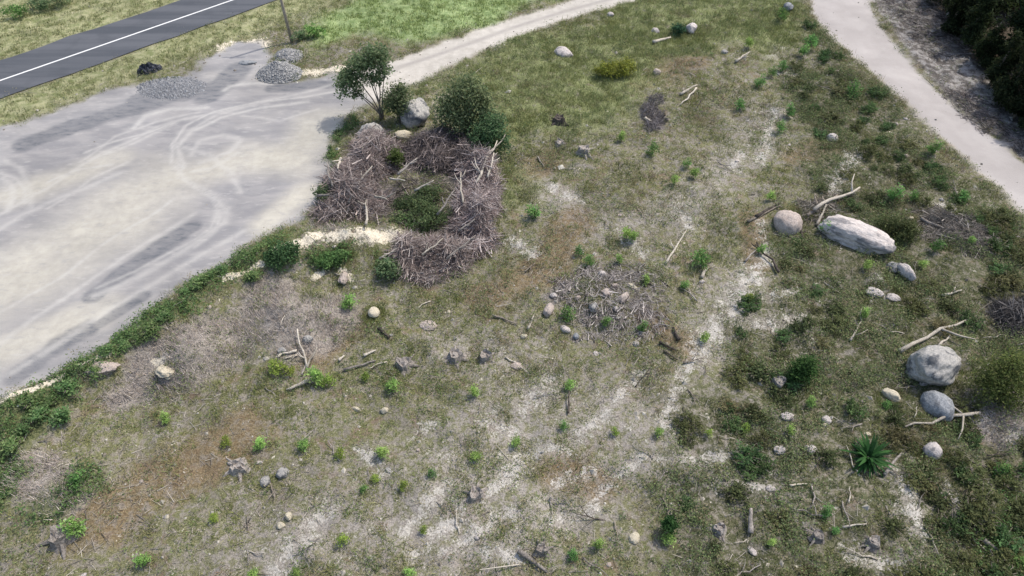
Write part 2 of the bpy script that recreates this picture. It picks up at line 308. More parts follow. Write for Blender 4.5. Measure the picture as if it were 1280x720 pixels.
M['rock_pink'] = rock_material('granite_pink', (0.36, 0.30, 0.265), (0.50, 0.43, 0.385), (0.20, 0.165, 0.15), 0.4)
M['rock_dark'] = rock_material('granite_dark', (0.20, 0.21, 0.225), (0.33, 0.34, 0.355), (0.08, 0.085, 0.095), 0.6)
M['rock_cream'] = rock_material('granite_cream', (0.48, 0.425, 0.32), (0.60, 0.545, 0.43), (0.30, 0.255, 0.19), 0.3)

# ------------------------------------------------------------------ mesh helpers
def link(o, parent=None):
    COL.objects.link(o)
    if parent: o.parent = parent
    return o
def mesh_np(name, V, F, m, col=None, smooth=False):
    V = np.asarray(V, np.float32).reshape(-1, 3); F = np.asarray(F, np.int32); k = F.shape[1]
    me = bpy.data.meshes.new(name); me.vertices.add(len(V)); me.vertices.foreach_set('co', V.ravel())
    me.loops.add(F.size); me.loops.foreach_set('vertex_index', F.ravel())
    me.polygons.add(len(F)); me.polygons.foreach_set('loop_start', np.arange(0, F.size, k, dtype=np.int32))
    me.polygons.foreach_set('use_smooth', np.full(len(F), smooth))
    if col is not None:
        a = me.attributes.new('Col', 'FLOAT_COLOR', 'POINT'); c = np.ones((len(V), 4), np.float32); c[:, :3] = col; a.data.foreach_set('color', c.ravel())
    me.update(calc_edges=True); me.validate(); me.materials.append(m); return me
def obj_np(name, V, F, m, col=None, smooth=False, parent=None):
    return link(bpy.data.objects.new(name, mesh_np(name, V, F, m, col, smooth)), parent)
def tag(o, label=None, cat=None, group=None, kind=None):
    if label: o['label'] = label
    if cat: o['category'] = cat
    if group: o['group'] = group
    if kind: o['kind'] = kind
    return o
def empty(name, loc, rz=0.0):
    o = bpy.data.objects.new(name, None); o.empty_display_size = 0.3; o.location = loc; o.rotation_euler = (0, 0, rz); return link(o)
def copy_tree(o, parent=None):
    c = o.copy(); COL.objects.link(c); c.parent = parent
    for ch in list(o.children): copy_tree(ch, c)
    return c

def unit(v): return v / np.maximum(np.linalg.norm(v, axis=-1, keepdims=True), 1e-9)
def leaves_geo(C, size, up=0.3, aspect=0.55, seed=0, N=None):
    """diamond leaves centred at C (n,3); size (n,); returns V,F"""
    r = np.random.default_rng(seed); n = len(C)
    nor = unit(r.normal(size=(n, 3)) + (np.array([0, 0, up * 3]) if N is None else N))
    a = unit(np.cross(nor, r.normal(size=(n, 3)))); b = np.cross(nor, a); s = np.asarray(size).reshape(-1, 1)
    bend = nor * s * 0.15
    V = np.stack([C - a * s, C - b * s * aspect + bend, C + a * s, C + b * s * aspect + bend], 1).reshape(-1, 3)
    F = np.arange(n * 4).reshape(n, 4); return V, F
def blades_geo(B, hgt, width, lean, seed=0, az=None):
    """single-triangle grass blades from base points"""
    r = np.random.default_rng(seed); n = len(B)
    az = r.uniform(0, 2 * np.pi, n) if az is None else az
    h = np.asarray(hgt).reshape(-1, 1); w = np.asarray(width).reshape(-1, 1); le = np.asarray(lean).reshape(-1, 1)
    d = np.stack([np.cos(az), np.sin(az), np.zeros(n)], 1); q = np.stack([-np.sin(az), np.cos(az), np.zeros(n)], 1)
    tip = B + d * h * le + np.array([0, 0, 1.0]) * h * np.sqrt(np.clip(1 - le * le, 0.05, 1))
    md = B + d * h * le * 0.3 + np.array([0, 0, 1.0]) * h * 0.6
    V = np.stack([B - q * w * 0.5, B + q * w * 0.5, md + q * w * 0.4, tip, md - q * w * 0.4], 1).reshape(-1, 3)
    k = np.arange(n)[:, None] * 5
    F = np.concatenate([k + np.array([[0, 1, 2, 4]]), k + np.array([[4, 2, 3, 3]])])
    return V, F
def blades_tri(B, hgt, width, lean, seed=0):
    r = np.random.default_rng(seed); n = len(B); az = r.uniform(0, 2 * np.pi, n)
    h = np.asarray(hgt).reshape(-1, 1); w = np.asarray(width).reshape(-1, 1); le = np.asarray(lean).reshape(-1, 1)
    d = np.stack([np.cos(az), np.sin(az), np.zeros(n)], 1); q = np.stack([-np.sin(az), np.cos(az), np.zeros(n)], 1)
    tip = B + d * h * le + np.array([0, 0, 1.0]) * h * np.sqrt(np.clip(1 - le * le, 0.05, 1))
    V = np.stack([B - q * w * 0.5, B + q * w * 0.5, tip], 1).reshape(-1, 3)
    return V, np.arange(n * 3).reshape(n, 3)
def sticks_geo(A, B, r0, r1):
    """straight three-sided tapered sticks A->B"""
    n = len(A); t = unit(B - A); ref = np.where(np.abs(t[:, 2:3]) > 0.9, np.array([1.0, 0, 0]), np.array([0, 0, 1.0]))
    u = unit(np.cross(t, ref)); v = np.cross(t, u); V = []
    for (Q, rr) in ((A, r0), (B, r1)):
        rr = np.asarray(rr).reshape(-1, 1)
        for k in range(3):
            an = 2 * np.pi * k / 3; V.append(Q + (u * np.cos(an) + v * np.sin(an)) * rr)
    V = np.stack(V, 1).reshape(-1, 3); k = np.arange(n)[:, None] * 6
    F = np.concatenate([k + np.array([[0, 1, 4, 3]]), k + np.array([[1, 2, 5, 4]]), k + np.array([[2, 0, 3, 5]])]); return V, F
def tube(pts, rad, sides=7, V=None, F=None):
    """tube along a polyline with a radius per point, capped; appends into lists"""
    V = [] if V is None else V; F = [] if F is None else F
    pts = [Vector(p) for p in pts]; n = len(pts); base = len(V); u = None
    for i, p in enumerate(pts):
        t = (pts[min(i + 1, n - 1)] - pts[max(i - 1, 0)]).normalized()
        if u is None: u = t.orthogonal().normalized()
        u = (u - t * u.dot(t)).normalized(); v = t.cross(u)
        for k in range(sides):
            a = 2 * math.pi * k / sides; V.append(p + (u * math.cos(a) + v * math.sin(a)) * rad[i])
    for i in range(n - 1):
        for k in range(sides):
            a = base + i * sides + k; b = base + i * sides + (k + 1) % sides; F.append((a, b, b + sides, a + sides))
    F.append(tuple(base + k for k in reversed(range(sides)))); F.append(tuple(base + (n - 1) * sides + k for k in range(sides)))
    return V, F
def obj_py(name, V, F, m, parent=None, smooth=True):
    me = bpy.data.meshes.new(name); me.from_pydata([tuple(v) for v in V], [], F); me.materials.append(m)
    me.polygons.foreach_set('use_smooth', [smooth] * len(me.polygons)); me.update()
    return link(bpy.data.objects.new(name, me), parent)

# ------------------------------------------------------------------ ground sheet, cut into ground / gravel lot / tracks
def axis(lo, hi, step, far):
    c = np.arange(lo, hi + 1e-6, step); e = [step]
    while sum(e) < far: e.append(e[-1] * 1.22)
    k = np.cumsum(e); return np.concatenate([lo - k[::-1], c, hi + k])
gx = axis(-50, 50, 0.15, 420); gy = axis(6, 64, 0.15, 420)
X, Y = np.meshgrid(gx, gy); sh = X.shape; xf, yf = X.ravel(), Y.ravel()
mk = masks(xf, yf); H = height(xf, yf)
rut_h = 0
TYRE = [[(215, 205), (213, 180), (232, 158), (268, 140), (320, 128), (380, 122), (430, 112)], [(225, 210), (222, 184), (240, 164), (274, 147), (324, 134), (384, 128)],
        [(278, 114), (284, 109), (300, 106), (320, 104), (340, 105)], [(215, 205), (222, 222), (240, 238), (262, 250), (270, 264), (262, 285), (240, 300), (205, 318), (165, 340), (120, 358)],
        [(222, 200), (230, 216), (248, 232), (268, 246), (276, 264), (268, 290), (244, 306)], [(170, 160), (185, 145), (215, 138), (262, 134)], [(104, 192), (135, 180), (180, 168), (230, 150)],
        [(0, 215), (18, 222), (30, 236), (30, 252)], [(0, 222), (12, 232), (20, 248), (16, 262)], [(60, 230), (95, 215), (140, 206)], [(0, 270), (60, 235), (130, 190), (190, 160), (270, 140), (400, 110), (470, 90)],
        [(0, 290), (70, 250), (150, 215)], [(0, 390), (70, 350), (140, 300), (215, 250)], [(0, 430), (90, 370), (160, 320), (240, 270)], [(10, 470), (90, 420), (170, 370), (240, 330), (300, 290)],
        [(245, 180), (270, 178)], [(235, 215), (260, 212), (300, 190)], [(230, 185), (262, 195), (290, 215), (300, 240)], [(300, 145), (350, 150), (400, 135)], [(218, 200), (217, 182), (236, 161), (270, 143), (322, 131)], [(120, 372), (170, 350), (212, 326), (248, 304), (280, 282), (284, 262), (268, 244)], [(100, 200), (140, 172), (190, 152), (250, 140)], [(120, 196), (170, 178), (220, 152)], [(250, 205), (290, 190), (300, 175), (280, 168), (250, 176), (240, 195)], [(60, 260), (110, 225), (160, 205)], [(4, 200), (24, 212), (38, 232), (40, 262)]]
ty = np.zeros(len(xf)); lotband = sdp(xf, yf, LOT) > -1
ix = np.where(lotband)[0]; tx, tyy = xf[ix], yf[ix]
for k, t in enumerate(TYRE):
    wgt = (0.62 if k < 3 else 0.45) if k < 5 else (0.6 if k < 10 else 0.45)
    d = seg_dist(tx + (vn(tx, tyy, 3, 60 + k) - 0.5) * 0.5, tyy + (vn(tx, tyy, 3, 80 + k) - 0.5) * 0.5, P(t)); wd = 0.13 + 0.05 * (k % 3)
    ty[ix] = np.maximum(ty[ix], wgt * np.exp(-(d / wd) ** 2))
stain = strokes(xf, yf, [([(118, 368), (150, 342), (195, 310), (242, 283)], 11), ([(150, 345), (200, 310), (225, 295)], 13), ([(130, 402), (180, 370)], 8), ([(20, 470), (90, 420), (110, 410)], 14), ([(180, 125), (225, 108)], 18), ([(260, 120), (300, 85)], 15), ([(340, 110), (420, 105), (470, 95)], 8), ([(30, 180), (150, 140), (260, 110)], 14)])
beige = strokes(xf, yf, [([(-100, 390), (30, 340), (140, 270), (200, 230)], 72), ([(0, 250), (140, 200)], 30), ([(200, 230), (300, 200), (370, 200), (400, 160)], 40), ([(0, 440), (120, 390)], 30), ([(330, 280), (380, 240)], 22)])
rut = np.zeros(len(xf))
TR1C = P([(430, 118), (500, 84), (560, 64), (640, 35), (705, 14), (780, -6), (880, -24)])
d1 = seg_dist(xf, yf, TR1C); rut = np.exp(-((d1 - 0.05) / 0.22) ** 2) * (mk['trk'] > 0.3) * (1 - mk['trk2']) * 0.9
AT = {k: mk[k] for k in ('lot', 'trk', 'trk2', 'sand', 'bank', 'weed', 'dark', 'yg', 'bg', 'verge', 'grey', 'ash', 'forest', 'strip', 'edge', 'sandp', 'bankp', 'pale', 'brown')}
AT['tyre'] = ty; AT['stain'] = ss(0.05, 0.55, stain + (mk['n1'] - 0.5) * 0.6); AT['beige'] = ss(0.0, 1.0, beige + (mk['n2'] - 0.5) * 0.7); AT['rut'] = rut
ids = np.arange(sh[0] * sh[1]).reshape(sh)
quads = np.stack([ids[:-1, :-1], ids[:-1, 1:], ids[1:, 1:], ids[1:, :-1]], -1).reshape(-1, 4)
fl = mk['lot'][quads].mean(1) > 0.5; ft = (mk['trk'][quads].mean(1) > 0.5) & ~fl; ft2 = ft & (mk['trk2'][quads].mean(1) > 0.4)
allV = np.stack([xf, yf, H], 1)
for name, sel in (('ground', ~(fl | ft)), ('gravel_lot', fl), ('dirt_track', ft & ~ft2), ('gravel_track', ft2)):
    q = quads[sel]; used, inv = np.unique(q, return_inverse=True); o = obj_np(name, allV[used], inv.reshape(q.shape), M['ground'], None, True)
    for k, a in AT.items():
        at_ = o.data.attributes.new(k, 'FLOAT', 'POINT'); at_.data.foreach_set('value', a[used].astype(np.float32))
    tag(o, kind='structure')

# ------------------------------------------------------------------ sealed road and its centre line
def strip_obj(name, off0, off1, z, m, n=240, jag=0.0):
    s = np.linspace(-260, 260, n); r = np.random.default_rng(5)
    a = mid + rdir * s[:, None] + rn * (off0 + (r.random((n, 1)) - 0.5) * jag); b = mid + rdir * s[:, None] + rn * (off1 + (r.random((n, 1)) - 0.5) * jag)
    V = np.concatenate([np.c_[a, np.full(n, z)], np.c_[b, np.full(n, z)]]); k = np.arange(n - 1)
    return obj_np(name, V, np.stack([k, k + 1, k + 1 + n, k + n], 1), m)
g = G('asphalt'); n1 = g.noise(0.5, 4); n2 = g.noise(30, 4, 0.7); mp = g.n.new('ShaderNodeMapping'); mp.inputs['Rotation'].default_value = (0, 0, -math.atan2(rdir[1], rdir[0])); mp.inputs['Scale'].default_value = (0.05, 1, 1)
g.l.new(g.tc.outputs['Object'], mp.inputs[0]); n3 = g.noise(1.1, 3, 0.5, vec=mp.outputs[0])
c = g.mix(g.step(n3, 0.35, 0.65), (0.062, 0.068, 0.08), (0.094, 0.099, 0.112)); c = g.mix(g.step(n2, 0.5, 0.75, 0, 0.5), c, (0.14, 0.14, 0.145)); c = g.mix(g.step(n1, 0.5, 0.7, 0, 0.4), c, (0.055, 0.06, 0.07))
M['asphalt'] = g.out(c, 0.85, g.bump(n2, 0.3, 0.01))
g = G('road_paint'); n = g.noise(6, 5, 0.7); M['paint'] = g.out(g.mix(g.step(n, 0.55, 0.72, 0, 0.6), (0.62, 0.62, 0.61), (0.2, 0.2, 0.21)), 0.7)
tag(strip_obj('road', -rw, rw, 0.06, M['asphalt'], jag=0.35), kind='structure')
LA, LB = np.array(gflat(0, 103)), np.array(gflat(290, 0)); lo = ((LA + LB) / 2 - mid) @ rn
tag(strip_obj('road_line', lo - 0.085, lo + 0.085, 0.064, M['paint']), kind='structure')

# ------------------------------------------------------------------ scattered ground growth (nobody could count it)
def scatter(n, seed):
    r = np.random.default_rng(seed); x = r.uniform(-50, 50, n); y = r.uniform(7, 66, n)
    px, py = to_px(x, y); k = (px > -120) & (px < 1400) & (py > -70) & (py < 800); return x[k], y[k], r
def pick(r, n, cols, probs):
    c = np.array(cols); i = r.choice(len(cols), n, p=np.array(probs) / sum(probs)); return c[i]
def tufts(name, x, y, r, hgt, width, per, lean, cols, m, spread=0.12, kindlabel=None, tint=(0.97, 1.03, 1.0)):
    z = height(x, y); n = len(x); hh = np.broadcast_to(hgt, (n,)) if np.ndim(hgt) else np.full(n, hgt)
    B = np.repeat(np.stack([x, y, z - 0.02], 1), per, 0); N = n * per; h = np.repeat(hh, per) * r.uniform(0.5, 1.2, N)
    B[:, :2] += r.normal(size=(N, 2)) * (spread * np.repeat(hh / max(hh.mean(), 1e-3), per))[:, None]
    V, F = blades_tri(B, h, width * r.uniform(0.6, 1.4, N), r.uniform(lean[0], lean[1], N), int(r.integers(1e6)))
    c = np.repeat(cols * np.array(tint), per, 0) * r.uniform(0.7, 1.3, (N, 1)); o = obj_np(name, V, F, m, np.repeat(c, 3, 0)); return tag(o, kindlabel, 'ground cover', None, 'stuff')

x, y, r = scatter(230000, 11); m_ = masks(x, y)
clear = (1 - m_['lot']) * (1 - m_['trk']) * (1 - m_['road']) * (1 - m_['forest']) * (1 - 0.6 * m_['sand']) * (1 - 0.9 * m_['bank']) * (1 - 0.75 * m_['ash']) * (1 - 0.85 * m_['strip'])
clump = fbm(x, y, 2.4, 51, 3); fine = fbm(x, y, 0.7, 55, 2)
# field grass: olive and straw
den = clear * np.clip(0.02 + 3.0 * (clump - 0.44) + 2.0 * (fine - 0.5) - 0.25 * m_['pale'], 0.015, 1) * (1 - m_['verge']) * (1 - m_['bg']) * (1 - 0.6 * m_['grey'])
den = np.maximum(den, 0.9 * m_['yg'] * clear * np.clip(0.4 + 2 * (fine - 0.4), 0.1, 1))
k = r.random(len(x)) < den
xs, ys = x[k], y[k]; yg = m_['yg'][k]; dk = m_['dark'][k]; n = len(xs); gv = fbm(xs, ys, 3.5, 71, 3)
dry = pick(r, n, [(0.33, 0.285, 0.17), (0.25, 0.215, 0.125), (0.19, 0.185, 0.08), (0.21, 0.15, 0.09)], [2, 3, 4, 1.5])
grn = pick(r, n, [(0.21, 0.225, 0.09), (0.265, 0.28, 0.12), (0.33, 0.315, 0.155), (0.15, 0.17, 0.065)], [4, 4, 2, 3])
drk = pick(r, n, [(0.10, 0.115, 0.042), (0.135, 0.145, 0.06), (0.07, 0.09, 0.035), (0.22, 0.195, 0.12)], [4, 4, 3, 2])
sel = r.random(n); cols = np.where((sel < np.clip(yg + 0.2 + (gv - 0.42) * 2.2, 0.2, 1))[:, None], grn, dry); cols = np.where((r.random(n) < dk * 0.75)[:, None], drk, cols)
tufts('grass', xs, ys, r, 0.16 + 0.14 * yg + 0.05 * gv, 0.030, 7, (0.25, 0.85), cols, M['grass'], 0.11, 'olive and straw coloured grass growing over the cleared field')
print('field tufts', n)
RING = [(1070, 300, 60, 30), (983, 285, 26, 22), (1160, 470, 44, 28), (1170, 515, 24, 20), (1113, 498, 18, 11), (1165, 568, 17, 13), (704, 70, 18, 14), (1125, 345, 18, 18), (468, 395, 11, 9), (520, 160, 26, 20), (1105, 368, 26, 12), (862, 45, 14, 10), (1040, 177, 11, 7)]
# tussocks: thicker clumps half a metre across
xt, yt, rt = scatter(60000, 14); mt = masks(xt, yt); ct = (1 - mt['lot']) * (1 - mt['trk']) * (1 - mt['road']) * (1 - mt['forest']) * (1 - mt['strip']) * (1 - 0.6 * mt['sand']) * (1 - mt['bank']) * (1 - mt['verge']) * (1 - mt['bg']) * (1 - 0.8 * mt['ash'])
kt = rt.random(len(xt)) < ct * np.clip(0.08 + 3.2 * (fbm(xt, yt, 1.5, 52, 3) * 0.65 + fbm(xt, yt, 5.0, 53, 2) * 0.35 - 0.44) + 0.3 * mt['yg'] - 0.18 * mt['pale'], 0.02, 0.9); xt, yt = xt[kt], yt[kt]
ra = rt.uniform(0, 6.28, 700); rk = rt.integers(0, len(RING), 700); RG = np.array(RING, float); xa, ya = gflat(RG[rk, 0] + np.cos(ra) * RG[rk, 2] * rt.uniform(.85, 1.15, 700), RG[rk, 1] + np.sin(ra) * RG[rk, 3] * rt.uniform(.85, 1.2, 700))
xt, yt = np.r_[xt, xa], np.r_[yt, ya]; mt = masks(xt, yt); kt = np.ones(len(xt), bool); nT = len(xt)
green = rt.random(nT) < -0.55 * mt['brown'][kt] + np.clip(0.62 + (fbm(xt, yt, 5.0, 71, 3) - 0.45) * 2.5 + 0.3 * mt['yg'][kt], 0.12, 0.95)
ctus = np.where(green[:, None], pick(rt, nT, [(0.165, 0.19, 0.066), (0.225, 0.245, 0.09), (0.12, 0.145, 0.05), (0.29, 0.285, 0.125)], [4, 3, 4, 2]), pick(rt, nT, [(0.37, 0.325, 0.21), (0.28, 0.24, 0.15), (0.25, 0.185, 0.12), (0.23, 0.215, 0.105)], [2, 3, 2, 4]))
ctus = np.where((mt['dark'][kt] * rt.random(nT) > 0.45)[:, None], pick(rt, nT, [(0.13, 0.145, 0.06), (0.18, 0.185, 0.085), (0.10, 0.12, 0.048), (0.23, 0.205, 0.125)], [3, 3, 3, 1.5]), ctus)
tufts('tussock_grass', xt, yt, rt, rt.uniform(0.14, 0.36, nT) * (0.75 + 1.3 * np.clip(fbm(xt, yt, 1.5, 52, 3) - 0.4, 0, .4)), 0.026, 26, (0.25, 0.96), ctus, M['grass'], 0.16, 'thicker tussocks of olive grass dotted over the field'); print('tussocks', nT)
# verge grass
k = r.random(len(x)) < m_['verge'] * (1 - m_['trk']) * (1 - m_['road']) * np.clip(0.25 + 2.2 * (fine - 0.40), 0.05, 0.9)
xs, ys = x[k], y[k]; n = len(xs); fs = m_['farside'][k]
cols = pick(r, n, [(0.28, 0.275, 0.13), (0.36, 0.325, 0.19), (0.21, 0.22, 0.095), (0.13, 0.145, 0.06)], [4, 3, 3, 2])
tufts('verge_grass', xs, ys, r, 0.22, 0.04, 6, (0.2, 0.8), cols, M['grass'], 0.12, 'yellow green grass along both edges of the sealed road')
# bright green grass beyond the lot
k = r.random(len(x)) < m_['bg'] * (1 - m_['trk']) * np.clip(0.3 + 2 * (fine - 0.35), 0.1, 0.95)
xs, ys = x[k], y[k]; n = len(xs); cols = pick(r, n, [(0.26, 0.33, 0.12), (0.21, 0.28, 0.095), (0.33, 0.37, 0.16), (0.14, 0.20, 0.065)], [4, 3, 2, 2])
tufts('meadow_grass', xs, ys, r, 0.24, 0.045, 6, (0.2, 0.8), cols, M['grass'], 0.12, 'fresh bright green grass beside the narrow dirt track')
# dark low leafy growth of the right-hand slope, and the weeds of the bank
def leafy(name, xs, ys, r, hgt, size, per, cols, label, up=0.5):
    n = len(xs); z = height(xs, ys); C = np.repeat(np.stack([xs, ys, z], 1), per, 0); N = n * per; hh = np.repeat(np.broadcast_to(hgt, (n,)), per)
    C[:, :2] += r.normal(size=(N, 2)) * (hh * 0.55)[:, None]; C[:, 2] += hh * r.random(N) ** 0.7
    V, F = leaves_geo(C, size * r.uniform(0.6, 1.4, N), up, 0.42, int(r.integers(1e6))); c = np.repeat(cols, per, 0) * r.uniform(0.7, 1.3, (N, 1))
    return tag(obj_np(name, V, F, M['grass'], np.repeat(c, 4, 0)), label, 'ground cover', None, 'stuff')
k = r.random(len(x)) < clear * np.maximum(m_['dark'], 0.28 * (1 - m_['verge']) * (1 - m_['bg'])) * np.clip(5.0 * (fbm(x, y, 1.3, 91, 3) * 0.7 + fbm(x, y, 4.0, 92, 2) * 0.3 - 0.46), 0.01, 0.85)
xs, ys = x[k], y[k]; n = len(xs); cols = pick(r, n, [(0.105, 0.14, 0.06), (0.145, 0.18, 0.075), (0.185, 0.225, 0.09), (0.07, 0.095, 0.042), (0.23, 0.20, 0.12)], [4, 4, 3, 3, 3])
leafy('undergrowth', xs, ys, r, 0.14 + 0.9 * np.clip(fbm(xs, ys, 1.3, 91, 3) - 0.45, 0, 0.4) + 0.1 * r.random(n), 0.05, 14, cols, 'low dark green undergrowth beside the wide gravel track')
k = r.random(len(x)) < clear * m_['weed'] * np.clip(3.4 * (fbm(x, y, 1.6, 95, 3) - 0.33), 0, 0.8)
xs, ys = x[k], y[k]; n = len(xs); wh = fbm(xs, ys, 1.2, 97, 2); cols = pick(r, n, [(0.085, 0.15, 0.05), (0.12, 0.19, 0.065), (0.16, 0.21, 0.085), (0.055, 0.09, 0.04)], [4, 4, 2, 2])
leafy('weeds', xs, ys, r, 0.12 + 0.75 * np.clip(wh - 0.3, 0, 1), 0.065, 14, cols, 'green weeds covering the bank along the gravel lot')
# grey dead stalks over the mounds
x, y, r = scatter(200000, 12); m_ = masks(x, y)
k = r.random(len(x)) < m_['grey'] * (1 - m_['lot']) * (1 - m_['bank']) * 0.9
xs, ys = x[k], y[k]; n = len(xs); cols = pick(r, n, [(0.34, 0.305, 0.275), (0.44, 0.40, 0.36), (0.25, 0.22, 0.20), (0.33, 0.27, 0.21)], [3, 3, 2, 1])
tufts('dead_stalks', xs, ys, r, 0.36, 0.022, 9, (0.1, 0.85), cols, M['dead'], 0.14, 'dense grey dead stalks over the dirt mounds', (1, 1, 1))
# fallen twigs and litter
clear = (1 - m_['lot']) * (1 - m_['trk']) * (1 - m_['road']) * (1 - m_['bg']) * (1 - m_['verge']) * (1 - 0.6 * m_['yg']) * (1 - 0.5 * m_['sand'])
k = r.random(len(x)) < clear * np.clip(0.09 + 0.9 * (fbm(x, y, 2.6, 61, 3) - 0.48), 0.02, 0.5) * (1 + 1.5 * m_['strip'])
xs, ys = x[k], y[k]; n = len(xs); z = height(xs, ys); L = r.gamma(2.0, 0.10, n) + 0.06; az = r.uniform(0, 2 * np.pi, n); el = r.normal(0.05, 0.15, n)
A_ = np.stack([xs, ys, z + 0.03], 1); B_ = A_ + np.stack([np.cos(az) * np.cos(el), np.sin(az) * np.cos(el), np.abs(np.sin(el))], 1) * L[:, None]
V, F = sticks_geo(A_, B_, 0.006 + 0.02 * L, 0.004 + 0.008 * L); cols = pick(r, n, [(0.30, 0.27, 0.235), (0.20, 0.175, 0.15), (0.40, 0.36, 0.31), (0.10, 0.08, 0.065)], [4, 4, 2, 2])
tag(obj_np('twigs', V, F, M['dead'], np.repeat(cols, 6, 0)), 'small grey twigs and litter strewn over the field', 'litter', None, 'stuff'); print('twigs', n)
# loose small stones
def pebbles(name, xs, ys, zs, size, r, cols, label, m=None):
    n = len(xs); oc = np.array([[1, 0, 0], [0, 1, 0], [-1, 0, 0], [0, -1, 0], [0, 0, 0.8], [0, 0, -0.8]], float)
    V = oc[None] * r.uniform(0.6, 1.3, (n, 6, 1)) * size[:, None, None]; a = r.uniform(0, 6.28, n); ca, sa = np.cos(a)[:, None], np.sin(a)[:, None]
    V = np.stack([V[..., 0] * ca - V[..., 1] * sa, V[..., 0] * sa + V[..., 1] * ca, V[..., 2]], -1) + np.stack([xs, ys, zs], 1)[:, None]
    f = np.array([[0, 1, 4], [1, 2, 4], [2, 3, 4], [3, 0, 4], [1, 0, 5], [2, 1, 5], [3, 2, 5], [0, 3, 5]])
    F = (np.arange(n)[:, None, None] * 6 + f[None]).reshape(-1, 3); return tag(obj_np(name, V.reshape(-1, 3), F, M['dead'], np.repeat(cols, 6, 0)), label, 'stones', None, 'stuff')
k = r.random(len(x)) < 0.022 * clear + 0.05 * m_['ash'] + 0.04 * m_['sand'] + 0.06 * np.exp(-((sdp(x, y, LOT) + 0.2) / 0.7) ** 2) + 0.05 * m_['edge'] + 0.05 * m_['strip']
k &= (m_['road'] < 0.5); xs, ys = x[k], y[k]; n = len(xs)
cols = pick(r, n, [(0.36, 0.33, 0.29), (0.27, 0.25, 0.22), (0.48, 0.45, 0.40), (0.16, 0.14, 0.12)], [4, 4, 1, 2])
pebbles('pebbles', xs, ys, height(xs, ys) + 0.01, r.gamma(2.0, 0.022, n) + 0.015, r, cols, 'small loose stones scattered over the bare soil')

# ------------------------------------------------------------------ labels: each repeat is told apart by the landmark it stands by
LAND = [('the long white boulder', 1068, 292), ('the round pink boulder', 982, 276), ('the big grey boulder', 1160, 457), ('the dark blue-grey boulder', 1170, 504), ('the spiky dark green plant', 1083, 568),
        ('the smooth cream stone', 468, 390), ('the forked dead branch', 378, 440), ('the tree beside the gravel lot', 475, 120), ('the yellow shrub', 765, 78), ('the pale flat boulder', 704, 63),
        ('the burnt heap', 760, 372), ('the pale pink rock', 685, 387), ('the dense dark green shrub', 998, 457), ('the large round bush', 1238, 455), ('the long pale stick', 845, 310), ('the long pale log', 1165, 422),
        ('the small white rock', 1040, 172), ('the square white rock', 862, 36), ('the two small cream stones', 357, 648), ('the grey log on end', 936, 652), ('the sand slope', 900, 400), ('the cream bank', 470, 308),
        ('the dirt mound', 437, 375), ('the grey stump clump', 100, 653), ('the grey half-sunk log', 664, 702), ('the dark charred pile', 1262, 398), ('the dead twig shrub', 815, 150), ('the bare grey soil', 645, 552), ('the wide sand patch', 478, 563), ('the sawn grey log', 1239, 685), ('the sandy lump', 793, 671)]
LXY = [gflat(a[1], a[2]) for a in LAND]
POOL = {}
def pool(o, noun, adj, where, cat, group):
    POOL.setdefault((adj, noun), []).append((o, adj)); o['category'] = cat; o['group'] = group
def settle_labels():
    ordn = ['nearest', 'second', 'third', 'fourth', 'fifth', 'sixth', 'seventh', 'eighth', 'ninth', 'tenth', 'eleventh', 'twelfth', 'thirteenth', 'fourteenth', 'fifteenth', 'sixteenth', 'seventeenth', 'eighteenth', 'nineteenth', 'twentieth']
    for (_, noun), lst in POOL.items():
        pos = np.array([[o.location.x, o.location.y] for o, _ in lst]); best = {}
        for li, (lx, ly) in enumerate(LXY):
            d = np.hypot(pos[:, 0] - lx, pos[:, 1] - ly); ax = pos[:, 0] - lx; ay = pos[:, 1] - ly
            sec = np.where(np.abs(ax) > np.abs(ay), np.where(ax > 0, 0, 1), np.where(ay > 0, 2, 3))
            for s_ in range(4):
                ii = [i for i in np.argsort(d) if sec[i] == s_ and d[i] > 0.25]
                for rk, i in enumerate(ii[:20]):
                    sc = (rk + 1) * 2.0 + d[i] * 0.35
                    if i not in best or sc < best[i][0]: best[i] = (sc, li, s_, rk)
        for i, (o, adj) in enumerate(lst):
            sc, li, s_, rk = best[i]; w = ('right of', 'left of', 'beyond', 'in front of')[s_]
            n_ = 'nearest' if rk == 0 else ordn[rk] + ' nearest'
            o['label'] = f"{adj} {noun}, {n_} {w} {LAND[li][0]}"

# ------------------------------------------------------------------ rocks
def rock_mesh(name, seed, m, sub=3, boxy=0.0, rough=0.16):
    bm = bmesh.new(); bmesh.ops.create_icosphere(bm, subdivisions=sub, radius=1.0); off = Vector((seed * 13.7, seed * 5.1, seed * 2.3)); rr = random.Random(seed)
    cuts = [(Vector((rr.gauss(0, 1), rr.gauss(0, 1), rr.gauss(0, 0.7))).normalized(), rr.uniform(0.62, 0.9)) for _ in range(3 + int(boxy * 8))]
    for v in bm.verts:
        p = v.co.copy(); p *= 1 + rough * 1.3 * mnoise.noise(p * 0.9 + off) + rough * 0.6 * mnoise.noise(p * 2.2 + off)
        for nrm, dd in cuts:
            e = p.dot(nrm) - dd
            if e > 0: p -= nrm * e * (0.35 + 0.6 * boxy)
        p *= 1 + rough * 0.34 * mnoise.noise(p * 4.5 + off) + rough * 0.2 * mnoise.noise(p * 11 + off); v.co = p
    me = bpy.data.meshes.new(name); bm.to_mesh(me); bm.free(); me.materials.append(m)
    me.polygons.foreach_set('use_smooth', [True] * len(me.polygons)); me.update(); return me
